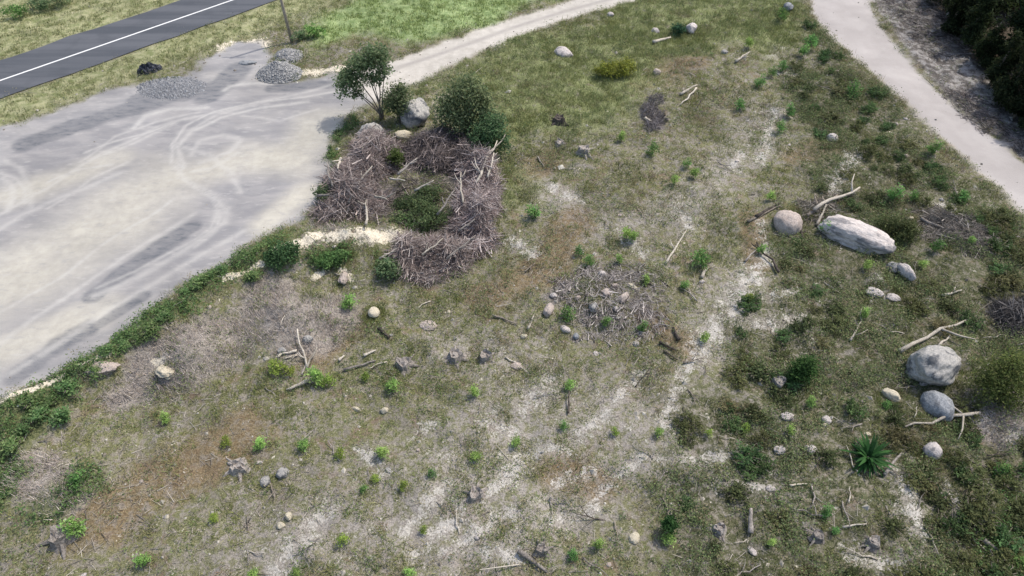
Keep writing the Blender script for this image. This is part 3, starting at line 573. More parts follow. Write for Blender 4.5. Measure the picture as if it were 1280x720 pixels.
def rock(name, px, py, wpx, dpx, hgt, m, label, cat='boulder', rz=0.0, seed=1, sub=4, boxy=0.25, sink=0.34, rough=0.21, tilt=(0, 0), group=None):
    s = mpp(px, py); o = link(bpy.data.objects.new(name, rock_mesh(name, seed, M[m], sub, boxy, rough)))
    p = at(px, py + 0.18 * dpx); a = wpx * s / 2; b = dpx * s / 2; h = hgt / 2
    o.scale = (a, b, h); o.rotation_euler = (tilt[0], tilt[1], rz); o.location = (p.x, p.y, p.z + h * (1 - 2 * sink)); return tag(o, label, cat, group)
BG = 'granite boulders in the field'
rock('boulder', 1070, 292, 88, 46, 1.7, 'rock_white', 'long white granite boulder lying beside the round pink one', rz=R(-33), seed=3, sub=5, rough=0.19, boxy=0.15, group=BG)
rock('boulder', 983, 277, 35, 37, 1.6, 'rock_pink', 'round pinkish brown boulder left of the long white boulder', rz=0.4, seed=5, rough=0.16, boxy=0.1, group=BG)
rock('boulder', 1160, 456, 68, 54, 2.1, 'rock_grey', 'big grey lichen-stained boulder left of the large round bush', rz=R(22), seed=8, sub=5, rough=0.18, boxy=0.25, sink=0.2, group=BG)
rock('boulder', 1170, 503, 34, 42, 1.15, 'rock_dark', 'dark blue-grey boulder in front of the big grey one', rz=0.2, seed=11, rough=0.13, boxy=0.2, group=BG)
rock('boulder', 1113, 493, 26, 14, 0.6, 'rock_cream', 'small pale oval boulder left of the dark blue-grey one', rz=R(-38), seed=12, group=BG)
rock('boulder', 1165, 561, 23, 22, 0.75, 'rock_white', 'smooth roundish pale boulder in front of the fallen branch', rz=0.3, seed=15, rough=0.12, group=BG)
rock('boulder', 519, 145, 42, 40, 2.2, 'rock_grey', 'tall grey boulder behind the small tree by the gravel lot', rz=R(-40), seed=14, boxy=0.8, sink=0.22, rough=0.24, group=BG)
rock('boulder', 466, 171, 34, 30, 1.9, 'rock_grey', 'grey boulder at the edge of the brush heap below the tree', rz=0.5, seed=19, boxy=0.8, sink=0.25, rough=0.22, group=BG)
rock('boulder', 504, 168, 20, 14, 0.7, 'rock_cream', 'low tan stone between the two grey boulders by the tree', rz=0.1, seed=20, boxy=0.3, group=BG)
rock('boulder', 704, 64, 26, 20, 0.7, 'rock_white', 'pale flat boulder alone in the grass below the dirt track', rz=-0.5, seed=23, group=BG)
rock('rock', 821, 90, 11, 10, 0.5, 'rock_pink', 'small pinkish rock alone on brown soil below the square white rock', 'rock', seed=24)
rock('rock', 864, 36, 14, 20, 0.9, 'rock_white', 'square white rock leaning behind dark green weeds', 'rock', seed=26, boxy=0.7, sink=0.15)
rock('rock', 819, 38, 11, 9, 0.45, 'rock_white', 'pale rock left of the square white rock', 'rock', seed=27, boxy=0.5)
rock('rock', 1040, 172, 14, 14, 0.65, 'rock_white', 'small rounded white rock on brown grass near the wide track', 'rock', seed=29, rough=0.12)
rock('rock', 468, 390, 15, 16, 0.5, 'rock_cream', 'smooth cream stone below the brush heap', 'rock', seed=31, rough=0.09, sink=0.2)
rock('rock', 685, 387, 13, 20, 0.6, 'rock_pink', 'pale pink upright rock at the edge of the burnt heap', 'rock', rz=-0.4, seed=33, boxy=0.3, sink=0.2)
rock('rock', 655, 420, 9, 7, 0.28, 'rock_cream', 'tiny cream stone left of the burnt heap', 'rock', seed=34, rough=0.1)
rock('rock', 763, 18, 10, 8, 0.4, 'rock_white', 'pale rock under a dead tuft just below the dirt track', 'rock', seed=35, boxy=0.4)
rock('rock', 1131, 338, 13, 30, 0.9, 'rock_white', 'upright white jagged rock below the long white boulder', 'rock', rz=0.35, seed=37, boxy=0.7)
rock('rock', 1117, 332, 18, 16, 0.5, 'rock_grey', 'grey slab against the upright white jagged rock', 'rock', rz=-0.4, seed=38, boxy=0.5)
rock('rock', 1093, 364, 22, 16, 0.4, 'rock_white', 'low pale outcrop below the upright white jagged rock', 'rock', rz=-0.3, seed=39, boxy=0.4)
rock('rock', 1116, 370, 18, 13, 0.35, 'rock_white', 'flat whitish rock right of the low pale outcrop', 'rock', rz=-0.2, seed=40, boxy=0.4)
rock('rock', 757, 366, 14, 14, 0.55, 'rock_pink', 'pale pink rock in the middle of the burnt heap', 'rock', seed=41, boxy=0.5)
rock('rock', 779, 370, 12, 18, 0.55, 'rock_pink', 'pink wedge-shaped rock right of the burnt heap middle', 'rock', rz=-0.6, seed=42, boxy=0.6)
rock('rock', 790, 358, 18, 9, 0.3, 'rock_cream', 'pale tan slab on the upper right of the burnt heap', 'rock', rz=-0.7, seed=43, boxy=0.6)
rock('rock', 752, 342, 13, 12, 0.5, 'rock_white', 'whitish rock at the upper rim of the burnt heap', 'rock', seed=44, boxy=0.6)
rock('rock', 742, 382, 12, 16, 0.5, 'rock_grey', 'pitted grey and white rock low in the burnt heap', 'rock', seed=45, boxy=0.6)
rock('rock', 720, 420, 9, 9, 0.35, 'rock_dark', 'dark grey stone below the burnt heap', 'rock', seed=46)
rock('rock', 707, 411, 15, 9, 0.3, 'rock_white', 'pale flat stone below the pale pink upright rock', 'rock', rz=-0.6, seed=47)
rock('rock', 795, 429, 8, 9, 0.3, 'rock_white', 'small pale rock at the lower right rim of the burnt heap', 'rock', seed=48)
rock('rock', 692, 369, 10, 8, 0.3, 'rock_white', 'pale stone among black ash at the left of the burnt heap', 'rock', seed=49)
rock('rock', 535, 405, 21, 16, 0.32, 'rock_pink', 'flat mauve-grey rock in the grass right of the cream stone', 'rock', rz=-0.2, seed=50, boxy=0.4)
rock('rock', 481, 512, 11, 9, 0.35, 'rock_cream', 'cream angular stone with another sliver left of it', 'rock', seed=51, boxy=0.5)
rock('rock', 446, 511, 14, 6, 0.22, 'rock_cream', 'thin cream sliver of stone lying left of a cream angular stone', 'rock', rz=-0.3, seed=52, boxy=0.5)
rock('rock', 354, 590, 17, 15, 0.5, 'rock_grey', 'grey peaked rock right of a rounder grey rock', 'rock', seed=53, boxy=0.5)
rock('rock', 331, 600, 13, 16, 0.45, 'rock_grey', 'rounded grey rock left of a grey peaked rock', 'rock', seed=54)
rock('rock', 361, 644, 9, 11, 0.32, 'rock_cream', 'upper stone of the cream pair on brown grass', 'rock', seed=55, boxy=0.3)
rock('rock', 351, 656, 11, 9, 0.28, 'rock_cream', 'lower stone of the cream pair on brown grass', 'rock', seed=56, boxy=0.3)
rock('rock', 1032, 524, 12, 12, 0.35, 'rock_white', 'whitish stone left of the long bare branch', 'rock', seed=57, boxy=0.4)
rock('rock', 1030, 531, 9, 6, 0.2, 'rock_cream', 'small cream stone touching a whitish stone', 'rock', seed=58)
rock('rock', 984, 520, 18, 13, 0.4, 'rock_white', 'wide pale rock below the dense dark green shrub', 'rock', seed=59, boxy=0.4)
rock('rock', 793, 670, 14, 16, 0.25, 'rock_cream', 'crumbling tan sandy lump near a dark green shrub', 'rock', seed=60, boxy=0.2, rough=0.25)
rock('rock', 984, 9, 14, 12, 0.7, 'rock_dark', 'blue-grey rock in long grass beside the wide track bend', 'rock', seed=61, boxy=0.5)
rock('rock', 385, 423, 13, 13, 0.45, 'rock_grey', 'grey and white rock under the forked dead branch', 'rock', seed=62, boxy=0.5)
rock('rock', 353, 437, 14, 10, 0.35, 'rock_grey', 'dark grey stone at the foot of the dirt mound', 'rock', seed=63, boxy=0.4)
rock('rock', 1206, 645, 10, 10, 0.4, 'rock_white', 'angular white stone above the sawn grey log', 'rock', seed=64, boxy=0.7)
rock('rock', 1012, 560, 16, 12, 0.3, 'rock_white', 'whitish rock left of the spiky dark green plant', 'rock', seed=65, boxy=0.4)
rock('rock', 974, 560, 15, 13, 0.3, 'rock_white', 'whitish rock two lengths left of the spiky plant', 'rock', seed=66, boxy=0.4)
rock('rock', 1084, 542, 9, 6, 0.2, 'rock_cream', 'small cream stone above the spiky dark green plant', 'rock', seed=67)
rock('rock', 963, 610, 14, 10, 0.22, 'rock_white', 'white stone on the sand strip above the grey log on end', 'rock', seed=68)
rock('rock', 645, 456, 14, 12, 0.3, 'rock_pink', 'mauve stone alone below the tiny cream stone', 'rock', seed=69, boxy=0.4)
rock('rock', 430, 345, 12, 22, 0.5, 'rock_pink', 'pinkish lump of earth on the slope below the cream bank', 'rock', seed=70, rough=0.25)
rock('rock', 210, 462, 24, 20, 0.5, 'rock_cream', 'pale cream clod on the mound above the gravel lot edge', 'clod', seed=71, rough=0.5, boxy=0.5, sink=0.42)
rock('rock', 128, 458, 40, 22, 0.55, 'rock_pink', 'broad pale clod of earth among green weeds on the bank', 'clod', seed=77, rough=0.5, boxy=0.5, sink=0.45)
rock('rock', 722, 372, 8, 8, 0.35, 'rock_pink', 'small mauve stone between the pale pink rock and the burnt heap middle', 'rock', seed=78, boxy=0.7)
rock('rock', 770, 385, 9, 8, 0.3, 'rock_white', 'small pale stone among ash below the pink wedge-shaped rock', 'rock', seed=79, boxy=0.7)
rock('rock', 768, 357, 10, 8, 0.35, 'rock_pink', 'mauve stone just above the pink wedge-shaped rock', 'rock', seed=90, boxy=0.7)
rock('rock', 1105, 489, 10, 6, 0.25, 'rock_grey', 'small stone touching the pale oval boulder', 'rock', seed=72)
rock('rock', 905, 65, 9, 8, 0.4, 'rock_grey', 'grey stone right of the square white rock', 'rock', seed=73, boxy=0.5)
rock('rock', 877, 352, 8, 6, 0.25, 'rock_white', 'white stone under a green sapling right of the long pale stick', 'rock', seed=74)
rock('rock', 1258, 312, 12, 9, 0.45, 'rock_grey', 'grey rock on brown soil near the wide track edge', 'rock', seed=75, boxy=0.5)
rock('rock', 1246, 300, 10, 8, 0.4, 'rock_pink', 'mauve rock beside a grey one near the wide track edge', 'rock', seed=76, boxy=0.5)
protos = [bpy.data.objects.new('field_stone', rock_mesh('field_stone', 80 + i, M[('rock_white', 'rock_grey', 'rock_pink', 'rock_cream', 'rock_white')[i]], 2, 0.4, 0.2)) for i in range(5)]
padj = ('whitish', 'grey', 'pinkish', 'cream', 'pale')
rr = random.Random(4); used_p = set(); placed = 0
while placed < 55:
    px, py = rr.uniform(-10, 1290), rr.uniform(60, 730); p = at(px, py); q = masks(np.array([p.x]), np.array([p.y]))
    if q['lot'][0] + q['trk'][0] + q['forest'][0] + q['yg'][0] + q['weed'][0] + q['verge'][0] + q['bg'][0] > 0.4: continue
    if rr.random() > 0.3 + 0.7 * q['sand'][0] + 0.6 * q['dark'][0]: continue
    i = rr.randrange(5); o = protos[i] if i not in used_p else protos[i].copy(); used_p.add(i); link(o); s = rr.uniform(0.07, 0.17)
    o.scale = (s * rr.uniform(0.8, 1.5), s * rr.uniform(0.7, 1.2), s * rr.uniform(0.5, 0.9)); o.rotation_euler = (rr.uniform(-.2, .2), rr.uniform(-.2, .2), rr.uniform(0, 6.28)); o.location = (p.x, p.y, p.z)
    pool(o, 'loose stone', 'small ' + padj[i], None, 'stone', 'loose stones scattered over the field'); placed += 1

# ------------------------------------------------------------------ fallen logs, branches and stumps
def wiggle(p0, p1, n, amp, sd):
    rr = random.Random(sd); d = (p1 - p0); side = d.cross(Vector((0, 0, 1))).normalized(); L = d.length; pts = []
    for i in range(n):
        t = i / (n - 1); e = math.sin(math.pi * t); pts.append(p0 + d * t + side * amp * L * (rr.uniform(-1, 1) * 0.6 * e + math.sin(t * 5 + sd) * 0.4 * e) + Vector((0, 0, rr.uniform(0, 0.3) * amp * L)))
    return pts
def stick(name, a, b, wpx, m, label, cat='branch', lift=0.06, forks=0, sd=1, amp=0.05, endlift=0.0, group=None):
    p0 = at(*a); p1 = at(*b); r0 = wpx * mpp(*a) / 2; p0.z += r0 * 0.7 + lift; p1.z += r0 * 0.5 + lift + endlift; c = p0.copy(); L = (p1 - p0).length
    pts = [p - c for p in wiggle(p0, p1, 6, amp, sd)]; rr = random.Random(sd * 7 + 1)
    V, F = tube(pts, [r0 * (1 - 0.55 * i / 5) * rr.uniform(0.88, 1.1) for i in range(6)], 7)
    for f in range(forks):
        i = rr.choice([1, 2, 3, 4]); q = pts[i]; d = (pts[5] - pts[0]).normalized(); s = Vector((-d.y, d.x, 0)) * rr.choice([-1, 1])
        e = q + (d * rr.uniform(0.4, 0.8) + s * rr.uniform(0.35, 0.8) + Vector((0, 0, rr.uniform(0.0, 0.4)))) * L * rr.uniform(0.22, 0.42); mm = (q + e) / 2 + s * L * 0.03
        tube([q, mm, e], [r0 * 0.6, r0 * 0.45, r0 * 0.2], 5, V, F)
    o = obj_py(name, V, F, M[m]); o.location = c; return tag(o, label, cat, group)
LG = 'dead logs and branches lying on the field'
stick('fallen_branch', (832, 331), (858, 289), 3.2, 'pale_wood', 'long straight pale stick on bare soil above the burnt heap', forks=1, sd=2, amp=0.03)
stick('fallen_log', (1122, 443), (1209, 402), 6, 'pale_wood', 'long pale log behind the big grey boulder', 'log', sd=3, amp=0.05, forks=1, lift=0.15)
stick('fallen_branch', (1172, 434), (1186, 421), 3.5, 'pale_wood', 'short pale stick between the long pale log and the big grey boulder', sd=4)
stick('fallen_branch', (1221, 520), (1122, 539), 4.5, 'pale_wood', 'long bare curved branch in front of the dark blue-grey boulder', sd=5, amp=0.08, forks=2, lift=0.15)
stick('fallen_log', (386, 478), (359, 489), 6, 'pale_wood', 'short pale log below the forked dead branch', 'log', sd=6)
stick('dead_branch', (384, 460), (374, 417), 3.2, 'pale_wood', 'pale forked dead branch standing up against the dirt mound', sd=7, forks=2, endlift=0.3)
stick('dead_branch', (372, 440), (347, 445), 4, 'pale_wood', 'pale dead branch lying left of the forked one', sd=8, forks=2)
stick('dead_branch', (384, 462), (398, 438), 3, 'pale_wood', 'thin pale branch leaning right of the forked dead one', sd=9, endlift=0.2)
stick('dead_branch', (378, 470), (383, 455), 3, 'grey_wood', 'grey stub below the forked dead branch', sd=10)
stick('dead_branch', (372, 445), (355, 450), 2.6, 'pale_wood', 'lowest pale branch left of the forked dead one', sd=41, forks=1)
stick('fallen_branch', (1062, 427), (1078, 397), 3, 'pale_wood', 'pale forked branch alone among shrubs below the jagged rock', sd=11, forks=3)
stick('fallen_log', (648, 690), (684, 716), 8, 'grey_wood', 'grey half-sunk log at the lower edge of the field', 'log', sd=12, amp=0.02)
stick('fallen_log', (937, 668), (936, 640), 8, 'grey_wood', 'grey weathered log on end below the sand strip', 'log', sd=13, amp=0.03, endlift=0.25)
stick('fallen_log', (1227, 677), (1251, 693), 8, 'grey_wood', 'short sawn grey log in green weeds', 'log', sd=14, amp=0.0)
stick('fallen_branch', (455, 446), (470, 439), 4, 'pale_wood', 'short pale stick on brown soil below the cream stone', sd=15)
stick('fallen_branch', (424, 452), (431, 446), 4, 'pale_wood', 'pale stub left of a short pale stick below the cream stone', sd=16)
stick('fallen_branch', (430, 464), (470, 452), 4, 'grey_wood', 'long grey stick just below the short pale stick', sd=17)
stick('fallen_log', (474, 412), (487, 424), 6, 'dark_wood', 'brown rotten log close below the cream stone', 'log', sd=18)
stick('fallen_log', (934, 279), (976, 258), 4, 'bark', 'brown pole leaning towards the round pink boulder', 'log', sd=19, amp=0.02)
stick('fallen_log', (944, 273), (974, 256), 5, 'dark_wood', 'dark pole against the upper side of the round pink boulder', 'log', sd=20, amp=0.02)
stick('fallen_log', (1008, 272), (1046, 246), 5, 'bark', 'brown log between the round and the long boulder', 'log', sd=21, forks=2)
stick('fallen_log', (1015, 268), (1072, 240), 5, 'pale_wood', 'pale log on top of the heap between the two boulders', 'log', sd=22, forks=1, lift=0.3)
stick('fallen_log', (1020, 283), (1030, 262), 4, 'pale_wood', 'short pale log at the upper tip of the long white boulder', 'log', sd=23, endlift=0.3)
stick('fallen_branch', (1002, 300), (1000, 272), 3.5, 'dark_wood', 'dark stick right of the round pink boulder', sd=24, forks=2)
stick('fallen_branch', (1018, 262), (1060, 250), 3.5, 'dark_wood', 'dark branch under the pale log between the two boulders', sd=42, forks=2)
stick('fallen_branch', (972, 343), (945, 305), 4, 'dark_wood', 'charred crooked branch lying across the top of the sand slope', sd=25, forks=2, amp=0.1)
stick('fallen_branch', (931, 328), (950, 308), 3, 'grey_wood', 'grey stick joining the charred crooked branch', sd=26)
stick('fallen_branch', (876, 349), (884, 336), 5, 'pale_wood', 'short white stick right of the long pale stick', sd=27)
stick('fallen_log', (848, 427), (841, 411), 6, 'dark_wood', 'black charred stub right of the burnt heap', 'log', sd=28)
stick('fallen_branch', (824, 429), (845, 440), 4, 'dark_wood', 'upper brown stick below the black charred stub', sd=29)
stick('fallen_branch', (829, 440), (847, 451), 3, 'dark_wood', 'lower brown stick below the black charred stub', sd=30)
stick('fallen_branch', (850, 120), (871, 108), 4, 'pale_wood', 'pale forked stick above the dead twig shrub', sd=31, forks=1)
stick('fallen_branch', (919, 79), (936, 67), 3.5, 'pale_wood', 'pale slanting stick on bare ground left of the wide track', sd=32, forks=2)
stick('fallen_log', (816, 55), (838, 49), 5, 'pale_wood', 'pale log below the pale rock near the far grass', 'log', sd=33)
stick('fallen_branch', (660, 413), (667, 396), 4, 'pale_wood', 'slender pale bark strip above the tiny cream stone', sd=34)
stick('fallen_branch', (616, 396), (647, 406), 3, 'bark', 'thin brown stick left of the pale bark strip', sd=35)
stick('fallen_branch', (710, 518), (711, 492), 3, 'dark_wood', 'dark upright twig under a bright sapling in pale soil', sd=36, endlift=0.2)
stick('fallen_branch', (1176, 371), (1201, 364), 3.5, 'pale_wood', 'pale stick among green shrubs below the grey slab', sd=37, forks=1)
stick('fallen_branch', (1150, 275), (1178, 288), 4.5, 'grey_wood', 'grey root curving over bare earth right of the long boulder', sd=38, amp=0.12)
stick('fallen_branch', (1172, 616), (1192, 632), 4, 'grey_wood', 'grey forked stick on sand below the smooth pale boulder', sd=39, forks=2)
stick('fallen_branch', (870, 112), (850, 133), 2.8, 'pale_wood', 'thin pale stick crossing below the pale forked stick', sd=40)
stick('fallen_branch', (672, 198), (680, 210), 2.5, 'grey_wood', 'thin grey twig in the grass right of the heap', sd=43)
stick('fallen_branch', (806, 150), (816, 156), 5, 'pale_wood', 'whitish stub beneath the dead twig shrub', sd=44)
stick('fallen_branch', (1104, 595), (1126, 568), 5, 'grey_wood', 'grey weathered stick right of the spiky dark green plant', sd=45)
stick('fallen_branch', (986, 608), (1008, 606), 3, 'pale_wood', 'pale stick lying flat right of the sand strip', sd=46)
stick('fallen_branch', (1052, 660), (1082, 656), 3, 'pale_wood', 'pale stick near the lower right shrubs', sd=47)
def stick_proto(i):
    rr = random.Random(100 + i); L = rr.uniform(0.9, 1.5); pts = wiggle(Vector((-L / 2, 0, 0.05)), Vector((L / 2, 0, 0.08)), 6, 0.09, 100 + i); r0 = rr.uniform(0.03, 0.05)
    V, F = tube(pts, [r0 * (1 - 0.6 * k / 5) for k in range(6)], 6)
    for f in range(i % 3): q = pts[2 + f]; tube([q, q + Vector((0.25, (-1) ** f * 0.2, 0.06)), q + Vector((0.4, (-1) ** f * 0.4, 0.1))], [r0 * .6, r0 * .4, r0 * .15], 5, V, F)
    o = obj_py('loose_stick', V, F, M[('pale_wood', 'grey_wood', 'bark', 'pale_wood', 'grey_wood', 'dark_wood')[i]]); return o
sp = [stick_proto(i) for i in range(6)]; sadj = ('pale bare', 'grey', 'brown forked', 'pale straight', 'grey branched', 'dark charred'); used_p = set(); placed = 0
while placed < 150:
    px, py = rr.uniform(-10, 1290), rr.uniform(70, 730); p = at(px, py); q = masks(np.array([p.x]), np.array([p.y]))
    if q['lot'][0] + q['trk'][0] + q['forest'][0] + q['yg'][0] + q['verge'][0] + q['bg'][0] + q['weed'][0] * 0.7 > 0.4 or rr.random() > 0.45 + 0.55 * q['dark'][0] + 0.4 * q['ash'][0]: continue
    i = rr.randrange(6); o = sp[i] if i not in used_p else link(sp[i].copy()); used_p.add(i); s = rr.uniform(0.45, 1.1)
    o.scale = (s, s, s); o.rotation_euler = (rr.uniform(-.15, .15), rr.uniform(-.2, .05), rr.uniform(0, 6.28)); o.location = (p.x, p.y, p.z + 0.05)
    pool(o, 'stick', sadj[i], None, 'stick', 'loose sticks scattered over the field'); placed += 1
def stump(px, py, wpx, label, m='grey_wood', sd=1):
    s = mpp(px, py); r0 = wpx * s / 2; p = at(px, py + 3); rr = random.Random(sd); V, F = [], []; n = 12; h = r0 * 1.3
    for j, (rad, z) in enumerate(((1.45, -0.1), (1.05, 0.25), (0.92, 0.7), (0.85, 1.0), (0.5, 0.86))):
        for k in range(n):
            a = 2 * math.pi * k / n; q = r0 * rad * (1 + 0.18 * math.sin(3 * a + sd) + rr.uniform(-.08, .08)); V.append(Vector((q * math.cos(a), q * math.sin(a), z * h * (1 + (rr.uniform(-.3, .25) if j > 2 else 0)))))
    for j in range(4):
        for k in range(n): F.append((j * n + k, j * n + (k + 1) % n, (j + 1) * n + (k + 1) % n, (j + 1) * n + k))
    F.append(tuple(4 * n + k for k in range(n)))
    for k in range(5):
        a = rr.uniform(0, 6.28); d = Vector((math.cos(a), math.sin(a), 0)); tube([d * r0 * 0.7 + Vector((0, 0, h * .25)), d * r0 * 1.7 + Vector((0, 0, h * .08)), d * r0 * rr.uniform(2, 2.9) - Vector((0, 0, .06))], [r0 * .32, r0 * .2, r0 * .06], 6, V, F)
    o = obj_py('tree_stump', V, F, M[m], smooth=False); o.location = p; return tag(o, label, 'stump', 'old grey tree stumps in the field')
for i, (px, py, w, lab) in enumerate([(570, 445, 18, 'grey broken stump in dry grass right of the flat mauve rock'), (607, 446, 16, 'grey stump with a dark hollow right of another broken stump'), (677, 685, 15, 'small pale stump above the grey half-sunk log'),
                                      (1021, 668, 14, 'grey splintered stump near the lower edge of the field, right of another'), (1090, 676, 16, 'low grey stump nearest the sawn grey log'), (898, 660, 15, 'grey splintered stump left of the grey log on end'),
                                      (80, 670, 26, 'grey stump clump beside the brightest lime sapling'), (595, 617, 18, 'grey stump in a pale sand patch'), (300, 583, 20, 'grey stump remains above the lower left grass'), (699, 150, 14, 'dark hollow stump on brown soil in the far field'),
                                      (730, 188, 14, 'bluish pale stump below the dark hollow stump'), (505, 455, 18, 'broad grey root stump above a bright sapling'), (972, 478, 16, 'grey root stump left of the dense dark green shrub'), (700, 178, 10, 'small stump between the dark hollow and the bluish one')]):
    stump(px, py, w, lab, 'dark_wood' if lab.startswith('dark hollow') else 'grey_wood', i + 1)

# ------------------------------------------------------------------ brush heaps
def brush(name, pts_px, peak, n, cols, label, L=(0.3, 1.7), thick=0.015, el=0.25, seed=1):
    poly = P(pts_px); r = np.random.default_rng(seed); lo, hi = poly.min(0), poly.max(0); xs = r.uniform(lo[0], hi[0], n * 4); ys = r.uniform(lo[1], hi[1], n * 4)
    d = sdp(xs, ys, poly) + (fbm(xs, ys, 1.2, seed) - 0.5) * 2.6; k = np.where(d > 0)[0][:n]; xs, ys, d = xs[k], ys[k], d[k]; n = len(xs)
    top = height(xs, ys) + peak * np.clip(d / 1.5, 0, 1) ** 0.7 * np.clip(0.1 + 1.9 * (fbm(xs, ys, 1.5, seed + 5, 3) - 0.12), 0.05, 2); base = height(xs, ys)
    z = base + (top - base) * r.random(n) ** 0.35; ln = r.uniform(L[0], L[1], n); flow = fbm(xs, ys, 2.5, seed + 9, 2) * 9; az = flow * 0.5 + r.uniform(0, 6.28, n) * (r.random(n) < 0.55) + r.normal(0, 0.5, n); e = r.normal(0.03, el, n)
    dv = np.stack([np.cos(az) * np.cos(e), np.sin(az) * np.cos(e), np.sin(e)], 1); C = np.stack([xs, ys, z], 1); A_ = C - dv * ln[:, None] / 2; B_ = C + dv * ln[:, None] / 2
    A_[:, 2] = np.maximum(A_[:, 2], base + 0.02); B_[:, 2] = np.maximum(B_[:, 2], base + 0.02); th = thick * r.uniform(0.35, 1.2, n) * np.where(r.random(n) < 0.09, 2.6, 1.0)
    V, F = sticks_geo(A_, B_, th, th * 0.4); c = pick(r, n, cols, [1] * len(cols)) * r.uniform(0.75, 1.25, (n, 1))
    return tag(obj_np(name, V, F, M['dead'], np.repeat(c, 6, 0)), label, 'brush heap', 'heaps of dead brushwood', 'stuff')
GB = [(0.20, 0.155, 0.145), (0.31, 0.255, 0.24), (0.12, 0.095, 0.092), (0.40, 0.35, 0.335), (0.16, 0.122, 0.118)]
DB = [(0.10, 0.084, 0.08), (0.16, 0.135, 0.13), (0.06, 0.05, 0.048), (0.25, 0.215, 0.205)]
brush('brushwood', [(404, 280), (402, 238), (422, 218), (440, 180), (478, 168), (500, 186), (500, 208), (482, 230), (474, 262), (460, 282), (440, 290)], 1.7, 5600, GB, 'purplish brown heap of dead brushwood next to the gravel lot', seed=3)
brush('brushwood', [(492, 195), (530, 165), (570, 168), (605, 188), (622, 210), (590, 218), (550, 214), (512, 214)], 1.5, 4200, DB, 'darkest brushwood heap below the two leafy green trees', seed=4)
brush('brushwood', [(585, 205), (624, 200), (624, 250), (614, 292), (596, 316), (575, 302), (568, 270), (576, 240)], 1.8, 5200, GB + [(0.50, 0.44, 0.42)], 'tall pale grey brushwood ridge on the right of the horseshoe', seed=5)
brush('brushwood', [(492, 338), (500, 318), (530, 308), (570, 300), (598, 312), (588, 336), (560, 354), (520, 354)], 1.5, 4400, GB, 'lowest brushwood heap, right of the cream bank', seed=6)
brush('brushwood', [(490, 225), (560, 222), (566, 250), (552, 295), (500, 300), (475, 275)], 0.3, 800, DB, 'thin fallen brushwood in the dark green hollow of the horseshoe', seed=7)
brush('brushwood', [(688, 365), (705, 345), (735, 332), (800, 330), (832, 355), (825, 412), (790, 432), (730, 428), (695, 400)], 0.30, 2300, [(0.31, 0.285, 0.27), (0.20, 0.18, 0.17), (0.42, 0.385, 0.36), (0.06, 0.052, 0.048)], 'low burnt scatter of ash-grey twigs amid pink rocks', L=(0.15, 0.7), thick=0.014, seed=8)
brush('brushwood', [(1236, 385), (1260, 370), (1300, 375), (1320, 415), (1270, 430), (1245, 415)], 1.1, 2600, [(0.035, 0.033, 0.036), (0.07, 0.065, 0.065), (0.16, 0.145, 0.14)], 'dark charred pile of branches above the large round bush', seed=9)
brush('brushwood', [(800, 135), (815, 122), (832, 140), (830, 165), (808, 168)], 0.7, 900, [(0.15, 0.135, 0.14), (0.21, 0.19, 0.195), (0.10, 0.09, 0.09)], 'grey dead twig shrub alone in the far field', L=(0.3, 0.9), thick=0.014, el=0.6, seed=10)
brush('brushwood', [(1140, 270), (1180, 262), (1240, 285), (1245, 310), (1200, 320), (1150, 300)], 0.35, 1500, [(0.17, 0.15, 0.135), (0.26, 0.23, 0.21), (0.10, 0.085, 0.075)], 'low scatter of grey branches right of the long white boulder', L=(0.3, 1.2), seed=11)
brush('brushwood', [(1005, 275), (1000, 258), (1045, 240), (1075, 243), (1050, 262), (1025, 285)], 0.5, 700, [(0.20, 0.18, 0.155), (0.30, 0.27, 0.23), (0.11, 0.09, 0.075)], 'small twig heap between the round and the long boulder', L=(0.3, 1.0), seed=12)
brush('brushwood', [(1105, -10), (1200, -10), (1215, 60), (1180, 75), (1140, 50), (1120, 20)], 0.5, 1600, [(0.12, 0.105, 0.10), (0.20, 0.175, 0.165), (0.07, 0.06, 0.055)], 'shaded brushwood at the foot of the dark forest', L=(0.3, 1.4), seed=13)  # forest shade is put into these dark stick colours
brush('brushwood', [(1170, 110), (1215, 120), (1280, 165), (1320, 200), (1300, 205), (1240, 170), (1190, 135)], 0.25, 1200, [(0.14, 0.12, 0.115), (0.24, 0.21, 0.20), (0.07, 0.06, 0.055)], 'broken twigs on pale ground between forest and wide track', L=(0.2, 0.9), seed=14)
for i, (a, b, w, m_n) in enumerate([((402, 262), (418, 268), 4, 'grey_wood'), ((430, 215), (428, 236), 4, 'pale_wood'), ((459, 288), (461, 265), 3.2, 'pale_wood'), ((472, 262), (488, 275), 3.5, 'pale_wood'), ((452, 245), (470, 232), 3, 'pale_wood'), ((596, 245), (622, 200), 3.2, 'pale_wood'),
        ((604, 222), (632, 192), 2.6, 'pale_wood'), ((610, 238), (618, 215), 3, 'pale_wood'), ((575, 305), (595, 298), 3, 'grey_wood'), ((476, 332), (500, 325), 3, 'pale_wood'), ((548, 285), (570, 262), 3, 'grey_wood'), ((500, 235), (525, 222), 3.5, 'grey_wood'), ((520, 255), (545, 250), 3, 'pale_wood'),
        ((560, 340), (596, 318), 3, 'grey_wood'), ((530, 335), (556, 322), 2.6, 'pale_wood'), ((455, 205), (470, 190), 2.6, 'pale_wood'), ((490, 240), (510, 250), 3, 'pale_wood'), ((580, 270), (578, 240), 3, 'pale_wood'), ((420, 250), (415, 228), 3.5, 'grey_wood'), ((440, 270), (455, 250), 3, 'grey_wood')]):
    o = stick('dead_branch', a, b, w, m_n, None, 'branch', lift=1.0 if i not in (9, 2) else 0.4, forks=1 + i % 2, sd=60 + i, endlift=0.5, amp=0.06)
    pool(o, 'dead branch', 'pale bare' if m_n == 'pale_wood' else 'grey', None, 'branch', 'thicker dead branches sticking out of the brush heaps')
